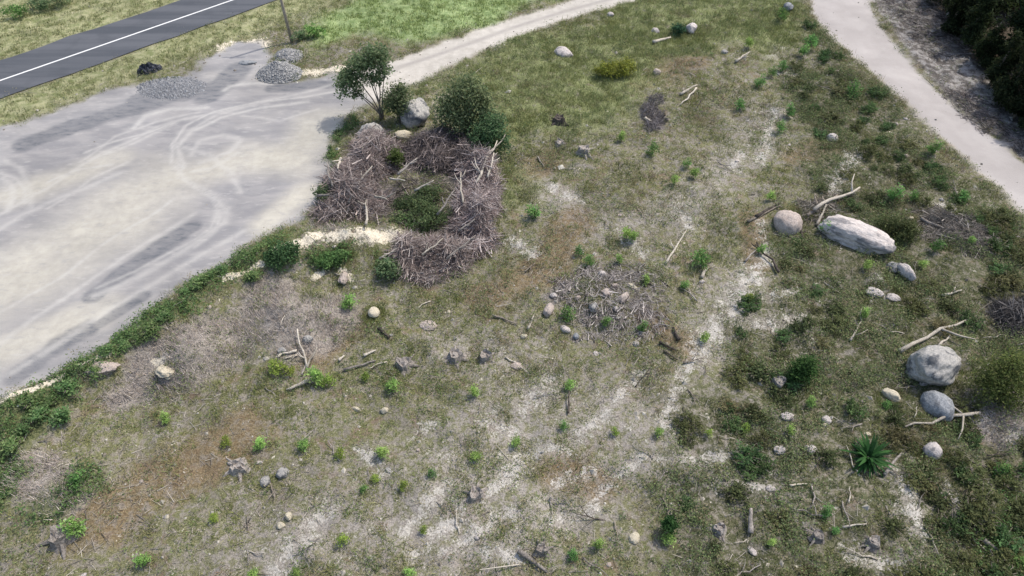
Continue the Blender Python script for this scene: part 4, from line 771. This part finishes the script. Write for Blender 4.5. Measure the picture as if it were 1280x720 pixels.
LAND += [('the tall grey boulder', 520, 142), ('the green brushwood hollow', 515, 262), ('the left brush heap', 445, 245), ('the tall pale brush heap', 590, 262), ('the lowest brush heap', 550, 328)]; LXY[:] = [gflat(a[1], a[2]) for a in LAND]

# ------------------------------------------------------------------ plants
def crown_geo(blobs, n, size, cols, r, up=0.35, clump=0.30, shell=0.45):
    """leaves gathered in many small clumps spread through the blobs' volume"""
    C = []; N = []; K = []; tot = sum(b[1][0] * b[1][1] * b[1][2] for b in blobs)
    for ctr, rad in blobs:
        m = max(8, int(n * rad[0] * rad[1] * rad[2] / tot)); nc = max(5, m // 26); d = unit(r.normal(size=(nc, 3))); d[:, 2] = np.where(d[:, 2] < -0.55, -d[:, 2], d[:, 2])
        cc = np.array(ctr) + d * np.array(rad) * (shell + (1 - shell) * r.random((nc, 1))) * r.uniform(0.75, 1.12, (nc, 1)); i = r.integers(0, nc, m); rb = min(rad)
        C.append(cc[i] + r.normal(size=(m, 3)) * clump * rb); N.append(d[i] * 0.9 + np.array([0, 0, 0.7])); K.append(np.clip(r.normal(1, 0.22, nc), 0.5, 1.5)[i])
    C = np.concatenate(C); N = np.concatenate(N); K = np.concatenate(K); n = len(C); V, F = leaves_geo(C, size * r.uniform(0.6, 1.4, n), up, 0.45, int(r.integers(1e6)), N)
    c = pick(r, n, cols, [1] * len(cols)) * K[:, None] * r.uniform(0.85, 1.15, (n, 1)); return V, F, np.repeat(c, 4, 0)
def plant(name, px, py, blobs, n, size, cols, label, cat, trunk_r=0.06, seed=1, bark='bark', trunks=1, group=None, loc=None):
    """tree or shrub: trunk with limbs to every blob, and a leafy crown; blobs in metres from the base"""
    r = np.random.default_rng(seed); rr = random.Random(seed); p = at(px, py) if loc is None else loc; o = empty(name, p); V, F = [], []; top = max(b[0][2] for b in blobs)
    stems = [Vector((rr.uniform(-.15, .15), rr.uniform(-.15, .15), -0.1)) * (1 if trunks > 1 else 0.3) for _ in range(trunks)]
    for j, (ctr, rad) in enumerate(blobs):
        b = stems[j % trunks]; c = Vector(ctr); fork = b.lerp(Vector((c.x * 0.35, c.y * 0.35, c.z * 0.55)), 0.8) + Vector((rr.uniform(-.1, .1), rr.uniform(-.1, .1), 0))
        tube([b, b.lerp(fork, 0.5) + Vector((rr.uniform(-.08, .08), rr.uniform(-.08, .08), 0)), fork, c], [trunk_r * 1.3, trunk_r, trunk_r * 0.75, trunk_r * 0.3], 7, V, F)
        for q in range(5):
            e = c + Vector((rr.uniform(-1, 1) * rad[0], rr.uniform(-1, 1) * rad[1], rr.uniform(-.3, .9) * rad[2])) * 0.8; tube([fork.lerp(c, rr.uniform(.3, 1)), (c + e) / 2, e], [trunk_r * .35, trunk_r * .22, trunk_r * .08], 5, V, F)
    obj_py('trunk' if cat == 'tree' else 'stem', V, F, M[bark], o); V, F, c = crown_geo(blobs, n, size, cols, r); obj_np('crown' if cat == 'tree' else 'foliage', V, F, M['leaf'], c, False, o); return tag(o, label, cat, group)
EUC = [(0.125, 0.185, 0.09), (0.165, 0.225, 0.11), (0.095, 0.145, 0.07), (0.21, 0.25, 0.135)]
plant('small_tree', 478, 150, [((-2.0, 0.2, 2.7), (0.85, 0.8, 0.95)), ((-1.5, 0.2, 3.5), (0.9, 0.8, 0.8)), ((-0.7, 0.3, 4.1), (1.0, 0.9, 0.75)), ((0.3, 0.3, 4.7), (1.05, 0.9, 0.75)), ((0.7, -0.1, 3.9), (0.6, 0.6, 0.55)), ((-0.2, 0, 3.2), (0.7, 0.6, 0.5)), ((-1.4, -.1, 2.2), (.5, .5, .5))], 5600, 0.10, EUC, 'airy spreading tree with several bare stems beside the gravel lot', 'tree', 0.06, 5, trunks=4)
plant('small_tree', 500, 152, [((0, 0, 1.8), (0.95, 0.9, 0.95)), ((0.2, -0.1, 1.1), (0.8, 0.8, 0.6)), ((-.4, 0, 1.3), (.6, .6, .6)), ((.3, .1, 2.3), (.6, .6, .5))], 3000, 0.09, EUC, 'short bushy tree in front of the tall grey boulder', 'tree', 0.05, 6, trunks=2)
WAT = [(0.15, 0.20, 0.10), (0.20, 0.25, 0.12), (0.11, 0.155, 0.078), (0.25, 0.28, 0.155)]
plant('small_tree', 586, 172, [((-0.9, 0, 2.2), (1.2, 1.1, 1.2)), ((-0.2, 0.2, 3.4), (1.2, 1.0, 0.9)), ((0.7, 0, 2.4), (1.1, 0.9, 0.9)), ((-0.6, 0, 1.1), (1.4, 1.0, 0.9)), ((0.7, 0.2, 3.2), (0.8, 0.7, 0.7)), ((1.2, 0, 1.4), (.9, .8, .8)), ((0.3, .1, 4.1), (.6, .6, .5))], 7600, 0.10, WAT, 'broad soft grey-green tree rising behind the dark brush heap', 'tree', 0.07, 7, trunks=3)
plant('small_tree', 610, 192, [((0, 0, 1.3), (1.3, 1.1, 1.0)), ((0.4, 0.1, 2.1), (0.9, 0.8, 0.7)), ((-0.5, 0, 0.9), (1.0, 0.9, 0.7)), ((.9, 0, .9), (.7, .7, .6))], 4600, 0.09, [(0.10, 0.19, 0.085), (0.14, 0.24, 0.11), (0.075, 0.145, 0.068), (0.18, 0.25, 0.13)], 'bluish green bushy tree right of the broad grey-green tree', 'tree', 0.06, 8, trunks=2)
plant('shrub', 1240, 492, [((0, 0, 1.2), (1.35, 1.25, 1.1)), ((-0.7, -0.2, 0.9), (0.9, 0.9, 0.8)), ((0.7, 0.3, 1.5), (0.9, 0.9, 0.8)), ((0.2, -0.5, 0.7), (1.1, 0.9, 0.6)), ((-.1, .2, 2.1), (.8, .8, .6))], 9000, 0.06, [(0.115, 0.165, 0.05), (0.155, 0.21, 0.065), (0.085, 0.125, 0.04), (0.20, 0.235, 0.08)], 'large round olive green bush right of the big grey boulder', 'bush', 0.06, 9)
plant('shrub', 998, 474, [((0, 0, 0.75), (0.65, 0.6, 0.75)), ((0.1, 0, 1.25), (0.4, 0.4, 0.4)), ((-0.2, 0, 0.5), (0.5, 0.5, 0.45))], 2200, 0.07, [(0.055, 0.13, 0.035), (0.08, 0.17, 0.05), (0.04, 0.095, 0.028)], 'dense upright dark green shrub among low undergrowth', 'shrub', 0.04, 10)
plant('shrub', 768, 95, [((0, 0, 0.5), (1.5, 0.9, 0.55)), ((0.9, 0.2, 0.6), (0.9, 0.8, 0.5)), ((-0.9, 0.1, 0.4), (0.9, 0.7, 0.45))], 3000, 0.08, [(0.26, 0.27, 0.045), (0.20, 0.225, 0.05), (0.33, 0.32, 0.07)], 'bright yellow-green spreading shrub in the far grass', 'shrub', 0.03, 11)
plant('shrub', 355, 330, [((0, 0, 0.45), (0.9, 0.8, 0.5)), ((0.4, 0.2, 0.5), (0.6, 0.6, 0.4)), ((-.5, 0, .3), (.6, .5, .35))], 2400, 0.08, [(0.08, 0.17, 0.07), (0.115, 0.22, 0.09), (0.06, 0.125, 0.055)], 'deep green shrub on the bank at the corner of the gravel lot', 'shrub', 0.03, 12)
plant('shrub', 406, 250, [((0, 0, 0.5), (0.55, 0.55, 0.5))], 900, 0.08, EUC, 'dark green shrub at the edge of lot and left brush heap', 'shrub', 0.03, 13)
plant('shrub', 412, 330, [((0, 0, 0.3), (0.9, 0.7, 0.4)), ((0.7, 0.2, 0.4), (0.6, 0.5, 0.4))], 1500, 0.08, [(0.10, 0.18, 0.06), (0.14, 0.23, 0.08), (0.08, 0.14, 0.05)], 'leafy green shrub below the cream bank', 'shrub', 0.03, 14)
plant('shrub', 486, 345, [((0, 0, 0.5), (0.7, 0.6, 0.55))], 1300, 0.08, EUC, 'dark shrub tucked between cream bank and lowest brush heap', 'shrub', 0.03, 15)
plant('shrub', 520, 268, [((0, 0, 0.45), (1.3, 1.2, 0.5)), ((1.0, -0.9, 0.5), (1.1, 1.0, 0.5)), ((-.6, -1.2, .4), (1.1, .8, .4)), ((.6, 1.3, .45), (1.1, .9, .45)), ((-.9, .6, .35), (.8, .8, .35))], 5200, 0.08, [(0.09, 0.135, 0.06), (0.125, 0.17, 0.075), (0.065, 0.10, 0.045)], 'dark green regrowth in the hollow of the brush heap', 'shrub', 0.03, 16)
plant('shrub', 1126, 296, [((0, 0, 0.5), (1.0, 0.8, 0.55)), ((-0.7, 0.4, 0.5), (0.7, 0.6, 0.5))], 2200, 0.07, [(0.07, 0.09, 0.035), (0.095, 0.115, 0.045), (0.05, 0.07, 0.028)], 'olive green shrub at the right end of the long white boulder', 'shrub', 0.03, 17)
plant('shrub', 497, 210 , [((0, 0, 0.9), (0.5, 0.5, 0.5))], 700, 0.08, [(0.07, 0.11, 0.03), (0.09, 0.13, 0.04)], 'green regrowth in the upper brush heap below the tan stone', 'shrub', 0.03, 18)
plant('shrub', 847, 43, [((0, 0, 0.35), (0.75, 0.6, 0.4))], 800, 0.08, [(0.04, 0.095, 0.055), (0.055, 0.12, 0.065)], 'bluish dark green shrub in front of the square white rock', 'shrub', 0.03, 19)
plant('shrub', 834, 663, [((0, 0, 0.5), (0.3, 0.3, 0.4)), ((0, 0.1, 0.8), (0.2, 0.2, 0.3))], 700, 0.07, [(0.03, 0.085, 0.025), (0.045, 0.115, 0.035)], 'narrow dark green shrub with a bright sapling before it', 'shrub', 0.03, 20)
# spiky plant
def spiky(px, py, rad, label):
    p = at(px, py); r = np.random.default_rng(21); o = empty('grass_tree', p); n = 85; az = r.uniform(0, 6.28, n); el = r.uniform(0.2, 1.4, n); V = []; F = []; C = []
    for i in range(n):
        L = rad * r.uniform(0.45, 1.3); d = np.array([math.cos(az[i]), math.sin(az[i]), 0]); q = np.array([-d[1], d[0], 0]); w = r.uniform(.05, .09); pts = []
        for t in (0, .35, .7, 1.0):
            a = el[i] - 0.9 * t * t; pts.append(d * L * t * math.cos(el[i] - .45 * t) + np.array([0, 0, 0.15 + L * t * math.sin(el[i] - 0.45 * t)]))
        b = len(V)
        for t, q_ in zip((0.6, 1, .8, .1), pts): V += [q_ - q * w * t, q_ + q * w * t]
        F += [(b, b + 1, b + 3, b + 2), (b + 2, b + 3, b + 5, b + 4), (b + 4, b + 5, b + 7, b + 6)]; C += [np.array([[0.035, .095, .025], [.055, .135, .035], [.025, .065, .02]])[i % 3]] * 8
    obj_np('foliage', V, F, M['leaf'], np.array(C), False, o); tv, tf = tube([(0, 0, -.1), (0, 0, .12), (0, 0, .25)], [.16, .15, .1], 8); obj_py('stem', tv, tf, M['bark'], o); return tag(o, label, 'plant')
spiky(1083, 575, 1.0, 'spiky dark green plant with long radiating leaves, below the curved branch')
# bright saplings
LIME = [(0.27, 0.42, 0.12), (0.34, 0.49, 0.15), (0.21, 0.34, 0.095)]; GRN = [(0.15, 0.30, 0.09), (0.20, 0.36, 0.11), (0.11, 0.23, 0.07)]; YEL = [(0.30, 0.40, 0.09), (0.36, 0.46, 0.10), (0.24, 0.33, 0.075)]
def sap_proto(name, cols, seed, n=420):
    r = np.random.default_rng(seed); o = empty(name, (0, 0, 0)); bl = [((0, 0, 0.45), (0.36, 0.36, 0.34)), ((0.05, 0.03, 0.75), (0.24, 0.24, 0.26)), ((-.12, .05, .3), (.3, .3, .2))]
    V, F = [], []; rr = random.Random(seed); tube([(0, 0, -.05), (.02, 0, .4), (.04, .02, .85)], [.022, .015, .006], 5, V, F)
    for k in range(7): a = rr.uniform(0, 6.28); z = rr.uniform(.15, .65); tube([(.01, 0, z), (math.cos(a) * .3, math.sin(a) * .3, z + .18)], [.01, .004], 4, V, F)
    obj_py('stem', V, F, M['bark'], o); V, F, c = crown_geo(bl, n, 0.058, cols, r, 0.3, 0.34, 0.3); obj_np('foliage', V, F, M['leaf'], c, False, o); return o
SAP = {'l': [sap_proto('sapling', LIME, 30 + i) for i in range(3)], 'g': [sap_proto('sapling', GRN, 40 + i) for i in range(3)], 'y': [sap_proto('sapling', YEL, 50 + i) for i in range(2)]}
sapn = {'l': 'lime green', 'g': 'mid green', 'y': 'yellow green'}; usedp = set()
SAPL = [(437, 377, 24, 'l'), (712, 480, 16, 'l'), (327, 553, 20, 'l'), (380, 553, 20, 'l'), (427, 565, 17, 'y'), (478, 563, 20, 'l'), (595, 568, 18, 'l'), (645, 552, 17, 'l'), (285, 550, 16, 'y'), (100, 653, 32, 'l'), (180, 697, 22, 'l'),
        (100, 597, 24, 'g'), (210, 521, 16, 'l'), (593, 488, 16, 'l'), (398, 468, 28, 'l'), (412, 474, 20, 'y'), (347, 456, 22, 'y'), (362, 462, 18, 'y'), (490, 480, 22, 'l'), (835, 670, 20, 'l'), (747, 678, 17, 'l'), (822, 538, 16, 'l'), (880, 422, 16, 'l'),
        (875, 322, 26, 'g'), (783, 292, 18, 'l'), (790, 296, 16, 'l'), (736, 326, 16, 'g'), (774, 324, 12, 'l'), (723, 314, 14, 'g'), (757, 402, 15, 'g'), (803, 408, 15, 'g'), (709, 390, 20, 'g'), (807, 350, 14, 'l'), (855, 357, 14, 'g'), (815, 187, 17, 'g'),
        (776, 172, 13, 'l'), (866, 217, 16, 'l'), (949, 104, 15, 'g'), (924, 132, 14, 'g'), (935, 55, 14, 'l'), (964, 92, 13, 'g'), (977, 84, 13, 'g'), (985, 140, 16, 'g'), (974, 160, 15, 'g'), (962, 246, 14, 'l'), (1012, 502, 15, 'l'), (986, 536, 14, 'l'),
        (1030, 283, 20, 'g'), (1116, 242, 22, 'g'), (1082, 331, 14, 'l'), (1078, 392, 16, 'l'), (318, 714, 20, 'l'), (373, 714, 18, 'l'), (512, 713, 20, 'l'), (665, 265, 22, 'g'), (885, 540, 12, 'y'), (931, 533, 12, 'y'), (768, 538, 12, 'y'), (704, 531, 14, 'g'),
        (963, 676, 14, 'l'), (1030, 637, 18, 'g'), (1247, 585, 24, 'g'), (1168, 308, 18, 'g'), (1165, 185, 20, 'g'), (1064, 112, 20, 'g'), (1010, 55, 18, 'g'), (1003, 66, 15, 'g'), (1272, 700, 22, 'l'), (1200, 245, 16, 'g'), (1041, 662, 14, 'g'), (458, 470, 14, 'y'),
        (505, 605, 14, 'y'), (470, 596, 12, 'y'), (430, 672, 18, 'y'), (716, 692, 16, 'g'), (530, 660, 12, 'y'), (540, 590, 13, 'g'), (455, 610, 12, 'g'), (270, 645, 14, 'y'), (1105, 505, 12, 'g'), (935, 372, 14, 'y'), (950, 312, 14, 'l'), (843, 225, 12, 'l'), (975, 20, 16, 'g'), (1150, 330, 14, 'l'), (858, 205, 12, 'g'), (1140, 245, 14, 'g'), (1212, 300, 12, 'l')]
for i, (px, py, sz, kd) in enumerate(SAPL):
    j = (kd, i % len(SAP[kd])); pr = SAP[kd][j[1]]; o = pr if j not in usedp else copy_tree(pr); usedp.add(j); p = at(px, py + sz * 0.35); s = sz * mpp(px, py) / 0.86
    o.location = p; o.rotation_euler = (0, 0, i * 1.7); o.scale = (s, s, s * (0.95 if sz < 20 else 0.8)); pool(o, 'sapling', ('small ' if sz < 15 else '') + sapn[kd], None, 'sapling', 'young green saplings over the field')
# low shrubs of the dark slope
SHB = []
for i, cols in enumerate([[(0.085, 0.11, 0.045), (0.12, 0.145, 0.06), (0.065, 0.085, 0.038)], [(0.125, 0.14, 0.055), (0.16, 0.175, 0.075), (0.095, 0.11, 0.045)], [(0.085, 0.15, 0.055), (0.115, 0.19, 0.07), (0.065, 0.115, 0.045)], [(0.165, 0.155, 0.075), (0.20, 0.185, 0.095), (0.12, 0.11, 0.055)]]):
    r = np.random.default_rng(60 + i); o = empty('low_shrub', (0, 0, 0)); rr2 = random.Random(i); V, F = [], []
    for k in range(9): a = rr2.uniform(0, 6.28); tube([(0, 0, -.05), (math.cos(a) * .25, math.sin(a) * .25, .25), (math.cos(a) * .5, math.sin(a) * .5, rr2.uniform(.3, .5))], [.02, .012, .005], 4, V, F)
    obj_py('stem', V, F, M['bark'], o); V, F, c = crown_geo([((0, 0, .22), (.6, .55, .28)), ((.3, .1, .3), (.38, .38, .25)), ((-.25, -.2, .25), (.36, .36, .26)), ((-.1, .3, .28), (.3, .3, .22))], 620, 0.055, cols, r, .3, .28, .4); obj_np('foliage', V, F, M['leaf'], c, False, o); SHB.append(o)
shn = ('dark green', 'olive green', 'bright green', 'brownish'); usedp = set(); rr = random.Random(8); placed = 0
SPOTS = [(1054, 115), (1038, 90), (1078, 152), (1100, 178), (1124, 198), (1150, 206), (1172, 228), (1196, 252), (1222, 276), (1134, 184), (1108, 160), (1085, 140), (1062, 124), (1180, 236), (1165, 212), (1190, 268), (1238, 292), (1255, 300), (1262, 285), (1048, 72), (1030, 70), (1018, 50), (1010, 35), (1092, 190), (1140, 222), (1205, 282), (1070, 160), (1270, 310)]
while placed < 190:
    px, py = SPOTS[placed] if placed < len(SPOTS) else (rr.uniform(850, 1300), rr.uniform(60, 740)); p = at(px, py); q = masks(np.array([p.x]), np.array([p.y]))
    if placed >= len(SPOTS) and (q['dark'][0] < 0.6 or q['sand'][0] > 0.4 or q['trk'][0] > 0.02 or sdp(np.array([p.x]), np.array([p.y]), TRK2)[0] > -0.7 or q['ash'][0] > 0.5 or rr.random() > ss(0.42, 0.56, float(fbm(np.array([p.x]), np.array([p.y]), 4.0, 91, 2)[0])) + 0.12): continue
    if any((px - a) ** 2 / (b * b) + (py - c) ** 2 / (d * d) < 1 for a, c, b, d in ((1070, 292, 52, 34), (983, 277, 26, 26), (1160, 456, 44, 34), (1170, 503, 24, 26), (1113, 493, 20, 16), (1165, 561, 18, 16), (1083, 568, 36, 30), (1240, 465, 50, 45), (1131, 338, 16, 20), (1262, 398, 34, 34))): continue
    i = rr.choice((2, 2, 1)) if placed < len(SPOTS) else rr.choice((0, 0, 1, 1, 1, 2, 2, 3)); o = SHB[i] if i not in usedp else copy_tree(SHB[i]); usedp.add(i); s = rr.uniform(0.6, 1.35)
    o.location = p; o.rotation_euler = (0, 0, rr.uniform(0, 6.28)); o.scale = (s, s, s * rr.uniform(.55, .9)); pool(o, 'low shrub', shn[i], None, 'shrub', 'low shrubs on the dark green slope'); placed += 1

WCL = sap_proto('weed_clump', [(0.11, 0.19, 0.07), (0.15, 0.24, 0.09), (0.19, 0.26, 0.11), (0.08, 0.14, 0.055)], 77, 420)
pw = at(318, 352); WCL.location = pw; WCL.scale = (1.3, 1.2, .7); pool(WCL, 'weed clump', 'leafy green', None, 'weed', 'weed clumps along the bank')
rr = random.Random(23); placed = 0
wpts = P([(-30, 590), (30, 535), (75, 500), (150, 440), (230, 392), (300, 348), (345, 325)])
while placed < 22:
    k_ = rr.randrange(6); t_ = rr.random(); q_ = wpts[k_] * (1 - t_) + wpts[k_ + 1] * t_; x_, y_ = q_[0] + rr.gauss(0.5, 0.9), q_[1] + rr.gauss(-0.3, 0.9)
    if sdp(np.array([x_]), np.array([y_]), LOT)[0] > -0.5: continue
    o = copy_tree(WCL); o.name = 'weed_clump'; s = rr.uniform(0.6, 1.4); o.location = (x_, y_, hz(x_, y_)); o.rotation_euler = (0, 0, rr.uniform(0, 6.28)); o.scale = (s * 1.2, s * 1.2, s * rr.uniform(.35, .7))
    pool(o, 'weed clump', 'leafy green', None, 'weed', 'weed clumps along the bank'); placed += 1

# ------------------------------------------------------------------ dark forest edge
DKF = [(0.022, 0.034, 0.014), (0.032, 0.047, 0.018), (0.016, 0.026, 0.012), (0.045, 0.058, 0.022)]
def forest_tree(seed, hgt):
    r = np.random.default_rng(seed); rr = random.Random(seed); bl = []
    for k in range(11):
        t = k / 10; z = hgt * (0.14 + 0.8 * t); w = 2.3 * (1 - 0.62 * t) * rr.uniform(.8, 1.15); a = rr.uniform(0, 6.28); q = w * 0.5; bl.append(((math.cos(a) * q, math.sin(a) * q, z), (w * .75, w * .75, hgt * .10)))
    o = empty('forest_tree', (0, 0, 0)); V, F = [], []; tube([(0, 0, -.2), (.1, 0, hgt * .4), (0, .1, hgt * .95)], [.24, .17, .04], 8, V, F)
    for c_, rad in bl: c_ = Vector(c_); tube([(0, 0, c_.z * .85), c_ * .6 + Vector((0, 0, c_.z * .4)), c_], [.07, .05, .02], 5, V, F)
    obj_py('trunk', V, F, M['bark'], o); V, F, c = crown_geo(bl, 5200, 0.20, DKF, r, .3, .35, .45); obj_np('crown', V, F, M['leaf'], c, False, o); return o
FT = [forest_tree(70, 9.5), forest_tree(71, 8.0), forest_tree(72, 11.0)]; usedp = set()
FOREST_SPOTS = [(1172, 8), (1184, 40), (1205, 58), (1236, 108), (1268, 146), (1192, 22), (1300, 172), (1222, 84), (1180, -10), (1254, 128), (1284, 160), (1212, 40), (1222, 40), (1250, 80), (1275, 118), (1310, 150), (1350, 185), (1215, -15), (1240, -45), (1265, 15), (1300, 60), (1340, 110), (1290, -20), (1330, 30), (1380, 80), (1395, 150), (1420, 225), (1200, -60), (1360, -40), (1255, -90), (1420, 20), (1450, 170)]
FXY = [gflat(*q) for q in FOREST_SPOTS]
for i, (x_, y_) in enumerate(FXY):
    j = i % 3; o = FT[j] if j not in usedp else copy_tree(FT[j]); usedp.add(j); s = random.uniform(.85, 1.15) * (0.5 if i < 12 else 0.85); o.location = (x_, y_, hz(x_, y_)); o.rotation_euler = (0, 0, random.uniform(0, 6.28)); o.scale = (s, s, s)
    LAND_NOTE = ('tall dark evergreen', 'shorter dark evergreen', 'tallest dark evergreen')[j]; pool(o, 'forest tree', LAND_NOTE, None, 'tree', 'dark evergreen trees of the forest edge')
stick('dead_tree', (1182, 26), (1190, -20), 5, 'grey_wood', 'bare grey dead tree leaning at the foot of the dark forest', 'dead tree', lift=0.2, endlift=2.5, sd=91)
LAND += [('the pale bank clod', 128, 458), ('the corner shrub', 355, 330), ('the leaning dead tree', 1182, 26), ('the wide gravel track', 1150, 60)]; LXY[:] = [gflat(a[1], a[2]) for a in LAND]

# ------------------------------------------------------------------ things around the lot
p = at(365, 53); o = empty('utility_pole', p); V, F = tube([(0, 0, -.3), (0, 0, 3), (0, 0, 6), (0, 0, 8.6)], [.13, .12, .105, .09], 10); obj_py('shaft', V, F, M['pole_wood'], o)
V, F = tube([(-0.9, 0, 8.2), (0.9, 0, 8.2)], [.06, .06], 4); obj_py('crossarm', V, F, M['pole_wood'], o); tag(o, 'thin wooden utility pole standing behind the gravel heap', 'pole')
def heap(name, px, py, wpx, dpx, h, cols, label, seed, size=0.035, n=4200, under=(0.24, 0.24, 0.25)):
    s = mpp(px, py); a, b = wpx * s / 2, dpx * s / 2 / sP * 1.15; p = at(px, py); r = np.random.default_rng(seed); V = []; F = []; N, K = 18, 40
    prof = lambda x, y: h * np.clip(1 - np.sqrt((x / a) ** 2 + (y / b) ** 2), 0, 1) ** 0.8 * (0.8 + 0.4 * fbm(x, y, 0.9, seed, 3)) - 0.05
    for i in range(N + 1):
        for k in range(K):
            t = (i / N) * 1.02; x = a * t * math.cos(k / K * 6.2832); y = b * t * math.sin(k / K * 6.2832); V.append((x, y, float(prof(np.array([x]), np.array([y]))[0])))
    for i in range(N):
        for k in range(K): F.append((i * K + k, (i + 1) * K + k, (i + 1) * K + (k + 1) % K, i * K + (k + 1) % K))
    gm = G(name + '_fill'); nn = gm.noise(12, 5, .7); m = gm.out(gm.mix(gm.step(nn, .35, .65), tuple(.6 * v for v in under), under), .95, gm.bump(nn, .8, .08)); o = obj_py(name, V, F, m); o.location = p; tag(o, label, 'heap')
    t = np.sqrt(r.random(n)) * 1.06; an = r.uniform(0, 6.28, n); xs, ys = a * t * np.cos(an), b * t * np.sin(an); q = pebbles('stones', xs, ys, prof(xs, ys) + .01, r.gamma(2, size / 2, n) + size * .3, r, pick(r, n, cols, [1] * len(cols)), None); q.parent = o
    if 'category' in q: del q['category']
GV = [(0.26, 0.26, 0.26), (0.31, 0.305, 0.30), (0.21, 0.21, 0.215), (0.36, 0.35, 0.34)]
heap('gravel_heap', 350, 92, 56, 26, 1.05, GV, 'neat oval heap of grey gravel at the edge of the lot', 31)
heap('gravel_heap', 360, 70, 36, 22, 0.6, GV, 'smaller weedy gravel heap behind the neat oval one', 32, n=1500)
heap('rubble_heap', 214, 110, 86, 34, 0.35, [(0.22, 0.222, 0.235), (0.26, 0.262, 0.275), (0.18, 0.182, 0.195)], 'low spread of blue-grey rubble next to the dark rubbish', 33, 0.04, 3500, (0.22, 0.225, 0.24))
g = G('dark_plastic'); n = g.noise(5, 4); M['plastic'] = g.out(g.mix(g.step(n, .4, .65), (0.012, 0.014, 0.022), (0.06, 0.065, 0.085)), .45, spec=.4)
p = at(187, 88); V = []; F = []; N = 26
for i in range(N):
    for k in range(N):
        u, v = i / (N - 1) * 2 - 1, k / (N - 1) * 2 - 1; q = Vector((u * 2, v * 2, 3)); e = max(0, 1 - (u * u + v * v)) ** .5; V.append((u * 0.95 + .15 * mnoise.noise(q * 1.3), v * 0.55 + .15 * mnoise.noise(q * 1.7 + Vector((9, 0, 0))), -.05 + e * (.42 + .55 * mnoise.noise(q * 1.6) + .25 * mnoise.noise(q * 4))))
for i in range(N - 1):
    for k in range(N - 1): F.append((i * N + k, (i + 1) * N + k, (i + 1) * N + k + 1, i * N + k + 1))
o = obj_py('tarpaulin', V, F, M['plastic'], smooth=False); o.location = p; o.rotation_euler = (0, 0, .5); tag(o, 'crumpled dark blue-black rubbish on the verge grass above the lot', 'rubbish')
p = at(310, 79); o = link(bpy.data.objects.new('rock', rock_mesh('rock', 97, M['dark_wood'] if False else M['rock_dark'], 3, .6, .25))); o.location = p; o.scale = (.7, .28, .2); tag(o, 'dark clod of earth left of the neat gravel heap', 'rock')
for i, (px, py, w, n_, cols, lab) in enumerate([(392, 46, 1.0, 700, GRN, 'bright green shrub right of the utility pole'), (375, 50, .8, 450, EUC, 'dark tussock at the base of the utility pole'), (24, 22, 1.2, 700, GRN, 'green shrub in the grass beyond the sealed road'), (75, 6, 1.5, 900, EUC, 'dark scrub on the far side of the sealed road'), (50, 12, 1.2, 700, EUC, 'dark thicket beyond the road, left of the darker scrub')]):
    plant('shrub', px, py, [((0, 0, .4 * w), (.8 * w, .7 * w, .45 * w)), ((.5 * w, .1, .4 * w), (.5 * w, .5 * w, .35 * w))], n_, .09, cols, lab, 'shrub', .03, 80 + i)
settle_labels()
